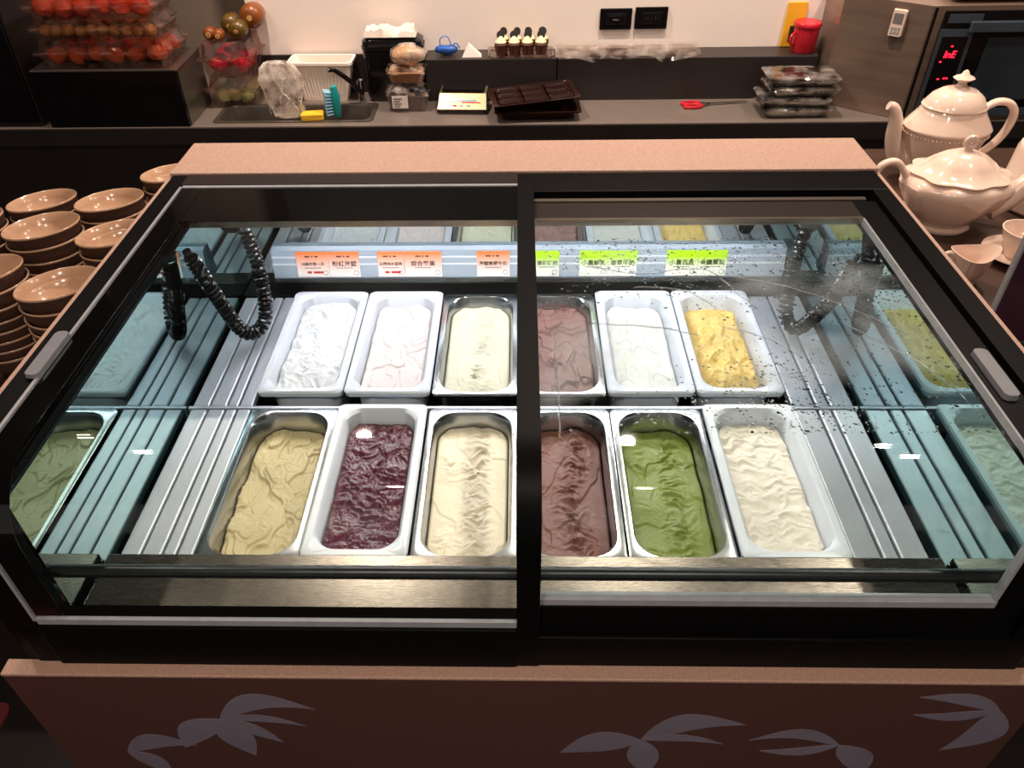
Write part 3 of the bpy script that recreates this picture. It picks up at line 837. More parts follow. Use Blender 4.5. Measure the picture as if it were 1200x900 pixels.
M['led_red'] = mat('red_display', '#ff2030', '#ff2030', 0.5, emit='#ff1830', estr=4.0)
M['oven_glass'] = mat('oven_window', '#15181c', '#3c454c', 0.08, nscale=5)
M['scale_silver'] = mat('scale_silver', '#8f8062', '#75684e', 0.35, metal=0.7, nscale=12)
M['sign'] = mat('plum_card', '#5a2740', '#3f1a2d', 0.4, nscale=6)
M['cloth'] = mat('white_cloth', '#d8cabe', '#c6b7ab', 0.85, nscale=30, bump=0.3)
M['basket'] = mat('white_basket', '#f6e8de', '#ecdacd', 0.4, nscale=20, sss=0.1)
M['cream_lid'] = mat('grey_cap', '#77726e', '#5f5a57', 0.5)

def tray_box(name, label, cx, y0, z0, w, d, h, fill, seed, nfill, fr, group, fillz=0.0, cat='food box'):
    """Clear food box: base tray, rim and domed lid around heaped pieces."""
    t = thing(name, label, cat, (cx, y0 + d / 2, z0), 0, group)
    cy = y0 + d / 2
    hb = h * 0.52
    tp = 0.012
    L1 = [rr(w / 2 - tp, d / 2 - tp, 0.012, z0 + 0.0005, cx, cy, 4), rr(w / 2, d / 2, 0.014, z0 + hb, cx, cy, 4), rr(w / 2 + 0.008, d / 2 + 0.008, 0.014, z0 + hb + 0.0005, cx, cy, 4), rr(w / 2 + 0.008, d / 2 + 0.008, 0.014, z0 + hb + 0.003, cx, cy, 4)]
    MB().loft(L1, True, False).build('tray', 'clear_plastic', t)
    L2 = [rr(w / 2 + 0.009, d / 2 + 0.009, 0.014, z0 + hb + 0.0035, cx, cy, 4), rr(w / 2 + 0.009, d / 2 + 0.009, 0.014, z0 + hb + 0.0055, cx, cy, 4), rr(w / 2 - 0.004, d / 2 - 0.004, 0.014, z0 + hb + 0.007, cx, cy, 4),
          rr(w / 2 - 0.012, d / 2 - 0.012, 0.014, z0 + h - 0.002, cx, cy, 4), rr(w / 2 - 0.016, d / 2 - 0.016, 0.012, z0 + h - 0.0005, cx, cy, 4)]
    MB().loft(L2, False, True).build('lid', 'lid_clear', t)
    rg = random.Random(seed)
    nx = max(1, int(w / (fr * 1.7)))
    for k in range(nfill):
        mb = MB()
        x = cx - w / 2 + tp + fr + (w - 2 * tp - 2 * fr) * ((k % nx) / max(1, nx - 1))
        y = y0 + tp + fr * 0.9 + (d - 2 * tp - 2 * fr) * (k // nx) / max(1, (nfill - 1) // nx) if nfill > nx else cy
        zz = z0 + 0.003 + fr * 0.8 + rg.uniform(0, 0.004) + fillz
        chunk(mb, (x, y, zz), fr * rg.uniform(0.85, 1.0), k + seed, 0.8)
        mb.build('fruit_piece', fill, t, smooth=True)
    return t
cz = 0.980
tray_box('fruit_box', 'clear lidded box of orange fruit chunks, lowest of the stack on the crate', -1.268, 2.445, cz, 0.40, 0.20, 0.078, 'fruit_orange', 3, 18, 0.034, 'clear fruit boxes on the crate')
tray_box('fruit_box', 'clear lidded box of beige pieces, middle of the stack on the crate', -1.268, 2.445, cz + 0.080, 0.385, 0.19, 0.056, 'fruit_beige', 5, 18, 0.022, 'clear fruit boxes on the crate')
tray_box('fruit_box', 'clear lidded box of large pink fruit, upper of the stack on the crate', -1.268, 2.445, cz + 0.138, 0.385, 0.19, 0.060, 'fruit_pink', 8, 8, 0.036, 'clear fruit boxes on the crate', fillz=-0.006)
tray_box('fruit_box', 'nearly empty clear box topping the stack on the crate', -1.268, 2.445, cz + 0.200, 0.38, 0.19, 0.060, 'fruit_beige', 9, 6, 0.015, 'clear fruit boxes on the crate')

tray_box('food_box', 'clear box of leafy greens on the worktop under the red fruit box', -0.955, 2.60, CT + 0.003, 0.16, 0.20, 0.095, 'leafy', 12, 9, 0.030, 'food boxes beside the sink')
tray_box('food_box', 'clear box of red fruit stacked on the box of greens', -0.948, 2.59, CT + 0.0985, 0.165, 0.23, 0.108, 'fruit_red', 15, 9, 0.036, 'food boxes beside the sink')
for i, (x, y, z, r, lab) in enumerate(((-0.99, 2.63, 1.028, 0.020, 'small cut gourd with pale round end facing out, beside its twin'), (-0.958, 2.62, 1.026, 0.018, 'smallest cut gourd with pale end on the red fruit box'),
                                      (-0.90, 2.64, 1.036, 0.030, 'green and brown gourd with round pale end on the red fruit box'), (-0.935, 2.69, 1.040, 0.032, 'brown gourd lying behind the small cut gourds'),
                                      (-0.865, 2.70, 1.062, 0.038, 'tall orange brown gourd next to the white wall'))):
    t = thing('gourd', lab, 'gourd', (x, y, z - r), 0, 'gourds on the red fruit box')
    mb = MB()
    loops = []
    for q, rad in ((-1.0, 0.45), (-0.9, 0.72), (-0.5, 0.98), (0.1, 1.0), (0.8, 0.9), (1.4, 0.6), (1.7, 0.2)):
        loops.append([(x + r * rad * math.cos(a), y + r * q * 1.0 + r * 0.2, z + r * rad * math.sin(a)) for a in [2 * PI * k / 16 for k in range(16)]])
    mb.loft(loops, True, True).build('skin', 'gourd_green' if i in (2, 3) else 'gourd', t, smooth=True)
    yy = y - r + r * 0.2
    MB().add([(x + r * (0.42 if i < 2 else 0.22) * math.cos(2 * PI * k / 16), yy - 0.0012, z + r * (0.42 if i < 2 else 0.22) * math.sin(2 * PI * k / 16)) for k in range(16)] +
             [(x + r * (0.42 if i < 2 else 0.22) * math.cos(2 * PI * k / 16), yy + 0.002, z + r * (0.42 if i < 2 else 0.22) * math.sin(2 * PI * k / 16)) for k in range(16)],
             [tuple(range(16))] + [(k, (k + 1) % 16, 16 + (k + 1) % 16, 16 + k) for k in range(16)]).build('cut_end', 'gourd_flesh', t)
    if i < 3: MB().tube([(x, yy - 0.004, z), (x, yy, z)], r * 0.12, 5).build('stem', 'gourd', t)

# ------------------------------------------------------------------ things round the sink
bag = MB()
prf = [(0.0, 0.0), (0.046, 0.004), (0.056, 0.04), (0.062, 0.085), (0.064, 0.125), (0.056, 0.155), (0.036, 0.172), (0.0, 0.178)]
def wob(a, r, z): return 1 + 0.16 * noise.noise((math.cos(a) * 2.4, math.sin(a) * 2.4, z * 22)) + 0.08 * noise.noise((math.cos(a) * 6, math.sin(a) * 6, z * 30))
bt = thing('plastic_bag', 'crumpled clear plastic bag standing on the sink rim', 'bag', (-0.755, 2.505, CT + 0.003))
pp = [(r, z) for r, z in prf]
def dense(p, k=4):
    o = []
    for a, b in zip(p, p[1:]):
        for i in range(k): o.append((a[0] + (b[0] - a[0]) * i / k, a[1] + (b[1] - a[1]) * i / k))
    return o + [p[-1]]
# leaning body
mb = MB().lathe(dense(pp), 40, (0, 0, 0), 1.05, 0.5, wob=wob)
mb.v = [(x + 0.10 * (0.1 - z) * 2.0 * 0.3 - 0.755, y + 2.51, z + CT + 0.003) for x, y, z in mb.v]
mb.build('film_body', 'film_bag', bt, smooth=True)
rg = random.Random(11)
for k in range(13):
    a = rg.uniform(-2.9, -0.25); z_ = rg.uniform(0.01, 0.10); da = rg.uniform(-0.7, 0.7); n_ = rg.randint(4, 8)
    p = []
    for q in range(n_):
        z = z_ + 0.012 * q; aa = a + da * q / n_ + 0.2 * noise.noise((k * 3.3, q * 0.9, 0))
        rr_ = 0.060 * (0.9 + 0.1 * math.sin(z * 20)) if z < 0.13 else 0.060 - (z - 0.13) * 0.8
        p.append((-0.755 + 0.006 - 0.06 * z + rr_ * 1.05 * math.cos(aa), 2.51 + rr_ * 0.55 * math.sin(aa), CT + 0.003 + z))
    MB().tube(bez(p, 3), rg.uniform(0.0008, 0.0018), 5).build('crease', 'paper', bt, smooth=True)

# white ribbed basket
bk = thing('plastic_basket', 'white ribbed plastic basket behind the sink', 'basket', (-0.660, 2.693, CT + 0.0008), R_(-2), local=True)
def basket_loop(z, k, d=0.0): return rr(0.075 + 0.028 * k - d, 0.034 + 0.010 * k - d, 0.014, z, 0, 0, 4)
mb = MB().loft([basket_loop(0, 0), basket_loop(0.12, 1), basket_loop(0.12, 1, -0.006), basket_loop(0.128, 1, -0.006), basket_loop(0.128, 1, 0.002), basket_loop(0.004, 0, 0.002)], True, True)
mb.build('shell', 'basket', bk)
for i in range(13):
    u = -0.06 + 0.01 * i
    MB().tube([(u * 1.0, -0.0345, 0.008), (u * 1.36, -0.0445, 0.116)], 0.0018, 6).build('rib', 'basket', bk)

# teal brush and sponge
br = thing('scrub_brush', 'teal scrub brush with pale blue bristles standing in the sink', 'brush', (-0.592, 2.512, CT + 0.004), R_(20), local=True)
MB().loft([rr(0.010, 0.014, 0.008, 0), rr(0.014, 0.018, 0.01, 0.02), rr(0.015, 0.018, 0.01, 0.07), rr(0.009, 0.012, 0.008, 0.095)], True, True).build('handle', 'teal', br, smooth='auto')
for k in range(40):
    a, b = (k % 5) - 2, k // 5
    MB().tube([(-0.012, a * 0.006, 0.012 + b * 0.0095), (-0.034, a * 0.008, 0.011 + b * 0.0102)], 0.0026, 5).build('bristle_tuft', 'bristle', br)
sp = MB(); sp.loft([rr(0.034, 0.018, 0.006, 0), rr(0.036, 0.020, 0.006, 0.004), rr(0.036, 0.020, 0.006, 0.018), rr(0.034, 0.018, 0.006, 0.021)], True, True)
tag(sp.build('sponge', 'sponge', None, loc=(-0.668, 2.492, CT + 0.0025), rot=(0, 0, R_(6))), 'yellow kitchen sponge on the sink rim beside the brush', 'sponge')

# black cooker with cloth
ck = thing('rice_cooker', 'glossy black boxy appliance against the backsplash', 'appliance', (-0.415, 2.69, CT + 0.001))
mb = MB().loft([rr(0.090, 0.040, 0.02, CT + 0.001, -0.415, 2.692), rr(0.097, 0.045, 0.022, CT + 0.02, -0.415, 2.692), rr(0.100, 0.047, 0.025, CT + 0.17, -0.415, 2.692), rr(0.098, 0.046, 0.025, CT + 0.19, -0.415, 2.692), rr(0.080, 0.036, 0.02, CT + 0.202, -0.415, 2.692)], True, True)
mb.build('body', 'gloss_black', ck, smooth='auto')
MB().loft([rr(0.1008, 0.0478, 0.025, CT + 0.165, -0.415, 2.692), rr(0.1015, 0.0482, 0.025, CT + 0.176, -0.415, 2.692)], True, True).build('band', 'steel_dark', ck, smooth='auto')
cl = MB(); vs = []; fs = []
nx, ny = 26, 12
for j in range(ny + 1):
    for i in range(nx + 1):
        x = -0.085 + 0.17 * i / nx; y = -0.04 + 0.08 * j / ny
        z = 0.004 + 0.020 * (0.6 + noise.noise((x * 22, y * 30, 2.0))) + 0.012 * abs(noise.noise((x * 60, y * 50, 5)))
        if i in (0, nx) or j in (0, ny): z = 0.001
        vs.append((x, y, z))
for j in range(ny):
    for i in range(nx):
        a = j * (nx + 1) + i; fs.append((a, a + 1, a + nx + 2, a + nx + 1))
k = len(vs)
vs += [(-0.085, -0.04, 0), (0.085, -0.04, 0), (0.085, 0.04, 0), (-0.085, 0.04, 0)]
fs.append((k + 3, k + 2, k + 1, k))
tag(cl.add(vs, fs).build('folded_cloth', 'cloth', None, smooth=True, loc=(-0.42, 2.69, CT + 0.2035)), 'crumpled white cloth lying on the black appliance', 'cloth')

def deli_tub(name, label, x, y, z, w, d, h, fill, lab, topfill):
    t = thing(name, label, 'food tub', (x, y, z), 0, 'wrapped tubs before the black appliance')
    MB().loft([rr(w * 0.42, d * 0.42, 0.012, z, x, y, 4), rr(w * 0.5, d * 0.5, 0.014, z + h, x, y, 4), rr(w * 0.5 + .003, d * 0.5 + .003, 0.014, z + h, x, y, 4), rr(w * 0.42 + .003, d * 0.42 + .003, 0.014, z - 0.0, x, y, 4)], True, False).build('tub', 'clear_plastic', t)
    MB().loft([rr(w * 0.40, d * 0.40, 0.012, z + 0.002, x, y, 4), rr(w * 0.46, d * 0.46, 0.012, z + h * 0.75, x, y, 4)], True, True).build('filling', fill, t)
    f = MB(); vs = []; fs = []
    n, m_ = 36, 6
    for j in range(m_ + 1):
        q = j / m_
        for i in range(n):
            a = 2 * PI * i / n
            e = max(abs(math.cos(a)), abs(math.sin(a)))
            rx = (w * 0.55 * q) / e * 0.92; ry = (d * 0.55 * q) / e * 0.92
            zz = z + h + 0.004 + topfill * (1 - q * q) + 0.006 * noise.noise((math.cos(a) * 3 * q, math.sin(a) * 3 * q, 7 * h)) - (0.016 * max(0, q - 0.8) / 0.2)
            if q > 0.9: rx *= 1 + 0.1 * noise.noise((a * 3, 1, 2))
            vs.append((x + rx * math.cos(a), y + ry * math.sin(a), zz))
    for j in range(m_):
        for i in range(n):
            fs.append((j * n + i, j * n + (i + 1) % n, (j + 1) * n + (i + 1) % n, (j + 1) * n + i))
    f.add(vs, fs).build('film_cover', 'film', t, smooth=True)
    if lab:
        MB().box(x - w * 0.36, x + w * 0.02, y - d * 0.5 - 0.0045, y - d * 0.5 - 0.003, z + h * 0.22, z + h * 0.85).build('label', 'paper', t)
        for q in range(4):
            MB().box(x - w * 0.32, x - w * 0.32 + 0.02 + 0.006 * (q % 2), y - d * 0.5 - 0.005, y - d * 0.5 - 0.0044, z + h * (0.3 + 0.13 * q), z + h * (0.34 + 0.13 * q)).build('print_line', 'ink', t)
    return t
deli_tub('food_tub', 'film-covered tub with dark blue filling and white label', -0.366, 2.592, CT + 0.001, 0.135, 0.085, 0.062, 'navy', True, 0.010)
deli_tub('food_tub', 'film-covered tub of oats stacked on the dark blue tub', -0.366, 2.594, CT + 0.088, 0.120, 0.075, 0.042, 'oats', False, 0.004)
ob = MB()
for k in range(1): chunk(ob, (0, 0, 0), 0.05, 4.4, 0.55)
ob.v = [(x * 1.05, y * 0.62, z) for x, y, z in ob.v]
bg = thing('oat_bag', 'clear bag of beige oats lying on the upper tub', 'bag', (-0.358, 2.594, CT + 0.166))
bg['_local'] = 1
ob.build('oats', 'oats', bg, smooth=True, loc=(0, 0, 0))
ob2 = MB(); chunk(ob2, (0, 0, 0.002), 0.056, 4.4, 0.58); ob2.v = [(x * 1.05, y * 0.62, z) for x, y, z in ob2.v]
ob2.build('film_body', 'film', bg, smooth=True, loc=(0, 0, 0))
bb = MB(); chunk(bb, (0, 0, 0), 0.022, 2.2, 0.7); bb.v = [(x * 1.7, y, z) for x, y, z in bb.v]
bt2 = thing('blue_bag', 'scrunched blue plastic bag on the raised shelf', 'bag', (-0.242, 2.70, 0.935), local=True)
bb.build('bag_body', 'soft_blue', bt2, smooth=True, loc=(0, 0, 0.0165))
MB().tube(bez([(-0.02, 0, 0.02), (-0.018, 0, 0.05), (0.005, 0, 0.055), (0.02, 0, 0.02)], 8), 0.004, 8, flat=0.4).build('bag_handle', 'soft_blue', bt2, smooth=True)
MB().tube(bez([(0.0, 0, 0.01), (0.03, 0, 0.035), (0.045, 0, 0.02)], 8), 0.005, 8, flat=0.4).build('bag_handle', 'soft_blue', bt2, smooth=True)

# paper wedge
wd = MB().add([(-0.032, -0.02, 0), (0.032, -0.02, 0), (0.030, 0.02, 0), (-0.03, 0.02, 0), (-0.012, -0.004, 0.038), (-0.008, 0.012, 0.036)], [(0, 3, 2, 1), (0, 1, 4), (1, 2, 5, 4), (2, 3, 5), (3, 0, 4, 5)])
tag(wd.build('paper_cone', 'paper', None, loc=(-0.157, 2.685, 0.9355)), 'folded white paper wedge between blue bag and cupcakes', 'paper')

# cupcakes on a clear tray
ct_ = thing('cake_tray', 'shallow clear tray carrying the cupcakes on the raised shelf', 'tray', (0.003, 2.70, 0.9355))
MB().loft([rr(0.098, 0.044, 0.01, 0.9357, 0.003, 2.700, 4), rr(0.104, 0.049, 0.012, 0.943, 0.003, 2.700, 4), rr(0.108, 0.0515, 0.012, 0.943, 0.003, 2.700, 4), rr(0.108, 0.0515, 0.012, 0.9445, 0.003, 2.700, 4), rr(0.103, 0.048, 0.012, 0.9445, 0.003, 2.700, 4), rr(0.098, 0.044, 0.01, 0.9372, 0.003, 2.700, 4)], True, True).build('shell', 'clear_plastic', ct_)
def cupcake(x, y):
    t = thing('cupcake', 'mini chocolate cupcake with cream swirl and dark cookie topping', 'cupcake', (x, y, 0.9375), 0, 'cupcakes on the clear tray', local=True)
    n = 20
    MB().lathe([(0.0145, 0), (0.0205, 0.030), (0.0195, 0.030), (0.0, 0.028)], 24, wob=lambda a, r, z: 1 + 0.03 * math.cos(a * 12)).build('paper_case', 'cake_case', t)
    MB().lathe([(0.0195, 0.029), (0.021, 0.033), (0.018, 0.037), (0.0, 0.040)], 18).build('cake', 'cake', t, smooth=True)
    MB().lathe([(0.0, 0.036), (0.017, 0.037), (0.018, 0.041), (0.0145, 0.044), (0.0135, 0.047), (0.011, 0.049), (0.009, 0.053), (0.004, 0.057), (0.0, 0.058)], 18, wob=lambda a, r, z: 1 + 0.06 * math.cos(a * 6 + z * 300)).build('cream_swirl', 'cream', t, smooth=True)
    ck_ = MB().lathe([(0.0, -0.003), (0.0125, -0.003), (0.0135, -0.001), (0.0135, 0.001), (0.0125, 0.003), (0.0, 0.003)], 20)
    a = R_(68)
    ck_.v = [(xx, yy * math.cos(a) - zz * math.sin(a) + 0.005, yy * math.sin(a) + zz * math.cos(a) + 0.060) for xx, yy, zz in ck_.v]
    ck_.build('cookie', 'cookie', t, smooth=True)
    return t
cl_ = lambda i: 'mini chocolate cupcake with cookie, %s from the paper wedge, %s row' % (('first', 'second', 'third', 'fourth')[i % 4], 'shelf-edge' if i < 4 else 'wall-side')
c0 = cupcake(-0.062, 2.683); c0['label'] = cl_(0)
for i in range(1, 8):
    x = -0.062 + 0.0435 * (i % 4); y = 2.683 + 0.040 * (i // 4)
    c = copy_tree(c0); c['label'] = cl_(i); c.location = (x + 0.006 * (i // 4), y, 0.9375); c.rotation_euler = (0, 0, rnd.uniform(-0.8, 0.8))

# film-wrapped flat pack on the shelf
fp = thing('wrapped_pack', 'flat pack with loose cling film hanging over the raised shelf edge', 'pack', (0.35, 2.69, 0.9355))
MB().loft([rr(0.225, 0.03, 0.01, 0.9358, 0.35, 2.700, 4), rr(0.228, 0.033, 0.012, 0.95, 0.35, 2.700, 4)], True, True).build('pack', 'clear_plastic', fp)
vs = []; fs = []; nx, ny = 60, 10
for j in range(ny + 1):
    for i in range(nx + 1):
        u = i / nx; v = j / ny
        x = 0.115 + 0.47 * u; y = 2.735 - 0.098 * v
        z = 0.953 + 0.004 * noise.noise((x * 30, y * 40, 1))
        drape = max(0, v - 0.75) / 0.25
        z -= drape * (0.006 + 0.024 * abs(noise.noise((x * 9, 0.2, 4.4))) + 0.016 * (abs(math.sin(u * 6.4)) ** 8))
        y -= 0.004 * drape * noise.noise((x * 80, v * 5, 1))
        vs.append((x, y - 0.003 * drape, z))
for j in range(ny):
    for i in range(nx):
        a = j * (nx + 1) + i; fs.append((a, a + 1, a + nx + 2, a + nx + 1))
MB().add(vs, fs).build('film_cover', 'film_thin', fp, smooth=True)

# kitchen scale
sc = thing('kitchen_scale', 'flat silver and black digital kitchen scale on the worktop', 'scale', (-0.185, 2.585, CT + 0.001), R_(-3), local=True)
MB().loft([rr(0.080, 0.060, 0.012, 0), rr(0.082, 0.062, 0.012, 0.004), rr(0.082, 0.062, 0.012, 0.014)], True, True).build('base', 'gloss_black', sc)
def wedge(x, y0, z0, y1, z1, yb): return [[(-x, y0, z0), (x, y0, z0), (x, yb, z0), (-x, yb, z0)], [(-x * 0.95, y1, z1), (x * 0.95, y1, z1), (x * 0.95, yb, z1), (-x * 0.95, yb, z1)]]
MB().loft(wedge(0.081, -0.061, 0.0142, -0.012, 0.052, 0.060), True, True).build('housing', 'scale_silver', sc, bevel=0.002)
sl = Vector((0, 0.049, 0.0378)).normalized(); nn = Vector((0, -sl.z, sl.y))
def on_face(u0, u1, w0, w1, lift):
    o_ = Vector((0, -0.061, 0.0142)) + nn * lift
    return [tuple(Vector((u, 0, 0)) + o_ + sl * w_) for u, w_ in ((u0, w0), (u1, w0), (u1, w1), (u0, w1))]
for nm_, u0, u1, w0, w1, mm_ in (('print_band', -0.070, 0.045, 0.030, 0.037, 'oven_blue'), ('print_line', 0.0, 0.06, 0.025, 0.028, 'ink_red'), ('button', -0.03, -0.018, 0.012, 0.018, 'ink_red'), ('button', -0.008, 0.004, 0.012, 0.018, 'grey_plastic'), ('button', 0.014, 0.026, 0.012, 0.018, 'grey_plastic')):
    MB().loft([on_face(u0, u1, w0, w1, 0.0002), on_face(u0, u1, w0, w1, 0.0012)], True, True).build(nm_, mm_, sc)
MB().loft([rr(0.066, 0.034, 0.010, 0.0523, 0, 0.024), rr(0.070, 0.036, 0.010, 0.056, 0, 0.024), rr(0.068, 0.035, 0.010, 0.062, 0, 0.024)], True, True).build('platform', 'gloss_black', sc)

# muffin tins (two stacked)
def tin(label, x, y, z, rz, cells):
    t = thing('baking_tray', label, 'baking tray', (x, y, z), rz, 'baking trays stacked on the worktop', local=True)
    MB().loft([rr(0.10, 0.060, 0.010, 0), rr(0.125, 0.078, 0.012, 0.026), rr(0.138, 0.086, 0.012, 0.027), rr(0.138, 0.086, 0.012, 0.030), rr(0.124, 0.077, 0.012, 0.030), rr(0.10, 0.060, 0.010, 0.004)], True, True).build('shell', 'tray_brown', t)
    if cells:
        for i in range(3):
            for j in range(3):
                MB().loft([rr(0.036, 0.022, 0.008, 0.0245, -0.080 + 0.080 * i, -0.05 + 0.05 * j, 3), rr(0.037, 0.023, 0.008, 0.031, -0.080 + 0.080 * i, -0.05 + 0.05 * j, 3), rr(0.033, 0.019, 0.008, 0.031, -0.080 + 0.080 * i, -0.05 + 0.05 * j, 3), rr(0.03, 0.017, 0.008, 0.0262, -0.080 + 0.080 * i, -0.05 + 0.05 * j, 3)], True, True).build('cell', 'tray_brown', t)
    return t
tin('dark baking tray under the celled tray', 0.055, 2.535, CT + 0.001, R_(2), False)
tin('dark brown celled baking tray lying askew on another tray', 0.045, 2.538, CT + 0.034, R_(9), True).rotation_euler[1] = R_(-3)
# scissors
ss = thing('scissors', 'red-handled scissors lying on the worktop', 'scissors', (0.60, 2.585, CT + 0.001), R_(8), local=True)
for sgn in (-1, 1):
    pts = [(-0.025 + 0.03 * math.cos(2 * PI * k / 20) - 0.012, sgn * 0.014 + 0.013 * math.sin(2 * PI * k / 20), 0.005) for k in range(21)]
    MB().tube(pts, 0.0045, 8, cap=False).build('grip', 'red_gloss', ss, smooth=True)
    MB().add([(-0.008, sgn * 0.010 - 0.004, 0.003 + sgn * .0012), (0.03, -0.003, 0.003 + sgn * .0012), (0.155, sgn * 0.003, 0.003 + sgn * .0012), (0.03, 0.005, 0.003 + sgn * .0012), (-0.008, sgn * 0.010 + 0.004, 0.003 + sgn * .0012),
              (-0.008, sgn * 0.010 - 0.004, 0.005 + sgn * .0012), (0.03, -0.003, 0.005 + sgn * .0012), (0.155, sgn * 0.003, 0.005 + sgn * .0012), (0.03, 0.005, 0.005 + sgn * .0012), (-0.008, sgn * 0.010 + 0.004, 0.005 + sgn * .0012)],
             [(0, 4, 3, 2, 1), (5, 6, 7, 8, 9), (0, 1, 6, 5), (1, 2, 7, 6), (2, 3, 8, 7), (3, 4, 9, 8), (4, 0, 5, 9)]).build('blade', 'chrome', ss)
MB().lathe([(0.004, 0.002), (0.004, 0.0075), (0.0, 0.0078)], 10, (0.02, 0, 0)).build('pivot', 'steel_dark', ss)

# wrapped black trays stack
words = ['lowest of the film-wrapped stack', 'second lowest of the film-wrapped stack', 'second highest of the film-wrapped stack', 'topmost of the film-wrapped stack']
for k in range(4):
    z = CT + 0.001 + 0.0315 * k
    dx = (0.0, -0.008, 0.010, 0.004)[k]
    t = thing('wrapped_tray', 'black film-wrapped tray, ' + words[k], 'tray', (0.872 + dx, 2.522, z), R_((1, -2, 2, -1)[k]), 'film-wrapped trays beside the oven', local=True)
    MB().loft([rr(0.090, 0.050, 0.012, 0, n=4), rr(0.104, 0.058, 0.014, 0.022, n=4), rr(0.108, 0.060, 0.014, 0.025, n=4), rr(0.098, 0.054, 0.012, 0.025, n=4)], True, True).build('tray', 'gloss_black', t)
    def wv(a, r, z): return 1 + 0.02 * noise.noise((math.cos(a) * 5, math.sin(a) * 5, k * 3 + z * 80))
    lp = []
    for (dx_, zz) in ((0.0, 0.004), (0.010, 0.014), (0.0175, 0.0245), (0.0135, 0.0285), (0.0, 0.0305)):
        L0 = rr(0.094 + dx_, 0.052 + dx_ * 0.7, 0.014, zz, n=6)
        lp.append([(x * (1 + 0.03 * noise.noise((x * 60, y * 60, k + zz * 90))), y * (1 + 0.03 * noise.noise((x * 50, y * 70, k + 9))), zz + 0.0008 * noise.noise((x * 90, y * 90, k))) for x, y, _ in L0])
    MB().loft(lp, False, True).build('film_cover', 'film_thin', t, smooth=True)

# red canister, yellow card
cn = thing('red_canister', 'red plastic canister with lid on the raised shelf end', 'canister', (0.935, 2.700, 0.9355))
MB().lathe([(0.036, 0), (0.038, 0.004), (0.040, 0.075), (0.0, 0.076)], 28, (0.925, 2.700, 0.8 + 0.1355)).build('body', 'red_gloss', cn, smooth='auto')
MB().lathe([(0.0, 0.0765), (0.043, 0.0765), (0.044, 0.080), (0.044, 0.086), (0.041, 0.090), (0.0, 0.091)], 28, (0.925, 2.700, 0.9355)).build('lid', 'red_gloss', cn, smooth='auto')
MB().tube(bez([(0.888, 2.69, 0.995), (0.873, 2.68, 0.985), (0.874, 2.68, 0.965), (0.887, 2.69, 0.955)], 6), 0.004, 8).build('handle', 'red_gloss', cn, smooth=True)
yc = thing('yellow_packet', 'flat yellow packet leaning against the wall behind the canister', 'packet', (0.90, 2.745, 0.936))
MB().hexa([(0.862, 2.742, 0.936), (0.925, 2.742, 0.936), (0.925, 2.750, 0.936), (0.862, 2.750, 0.936)], [(0.866, 2.747, 1.07), (0.929, 2.747, 1.07), (0.929, 2.7535, 1.07), (0.866, 2.7535, 1.07)]).build('packet', 'yellow_card', yc, bevel=0.001)
MB().hexa([(0.883, 2.7412, 0.952), (0.897, 2.7412, 0.952), (0.897, 2.745, 0.952), (0.883, 2.745, 0.952)], [(0.884, 2.7433, 1.0), (0.898, 2.7433, 1.0), (0.898, 2.746, 1.0), (0.884, 2.746, 1.0)]).build('print_block', 'ink', yc)

# wall outlets
for x0, x1, z0, z1, lab, kind in ((0.262, 0.366, 0.993, 1.058, 'black wall switch plate with one rocker', 's'), (0.376, 0.482, 0.994, 1.061, 'black wall outlet plate with two sockets', 'o')):
    t = thing('wall_plate', lab, 'wall plate', ((x0 + x1) / 2, 2.754, z0), 0)
    MB().box(x0, x1, 2.746, 2.7545, z0, z1).build('frame', 'gloss_black', t, bevel=0.003)
    cx, cz_ = (x0 + x1) / 2, (z0 + z1) / 2
    MB().box(cx - 0.033, cx + 0.033, 2.7445, 2.746, cz_ - 0.018, cz_ + 0.018).build('insert', 'steel_dark', t, bevel=0.001)
    if kind == 's':
        MB().box(cx - 0.026, cx + 0.026, 2.7425, 2.7445, cz_ - 0.011, cz_ + 0.011).build('rocker', 'gloss_black', t, bevel=0.001)
        MB().box(cx - 0.010, cx + 0.010, 2.7420, 2.7425, cz_ - 0.002, cz_ + 0.001).build('mark', 'grey_plastic', t)
    else:
        for s in (-1, 1):
            MB().box(cx + s * 0.016 - 0.011, cx + s * 0.016 + 0.011, 2.7428, 2.7445, cz_ - 0.012, cz_ + 0.012).build('socket', 'gloss_black', t, bevel=0.001)
            for q in (-1, 1):
                MB().box(cx + s * 0.016 + q * 0.004 - 0.001, cx + s * 0.016 + q * 0.004 + 0.001, 2.7423, 2.7428, cz_ - 0.004, cz_ + 0.006).build('slot', 'ink', t)

# ------------------------------------------------------------------ oven
ov = thing('countertop_oven', 'large steel and black countertop oven with red digital display', 'oven', (1.45, 2.6, CT + 0.001))
OZ0, OZ1 = CT + 0.001, 1.128
foot = [(1.186, 2.446), (1.95, 2.446), (1.95, 2.752), (0.985, 2.752), (0.985, 2.60)]
MB().loft([[(x, y, OZ0) for x, y in foot], [(x, y, OZ1) for x, y in foot]], True, True).build('body', 'oven_steel', ov)
MB().box(1.192, 1.200, 2.4435, 2.446, OZ0 + 0.01, OZ1 - 0.004).build('gap_strip', 'gloss_black', ov)
MB().box(1.222, 1.95, 2.4385, 2.4455, OZ0 + 0.012, OZ1 - 0.012).build('door', 'gloss_black', ov)
MB().box(1.222, 1.318, 2.4355, 2.4385, 0.83, 1.068).build('control_frame', 'oven_blue', ov)
cp = MB().box(1.232, 1.306, 2.4335, 2.4355, 0.845, 1.048).build('control_panel', 'gloss_black', ov)
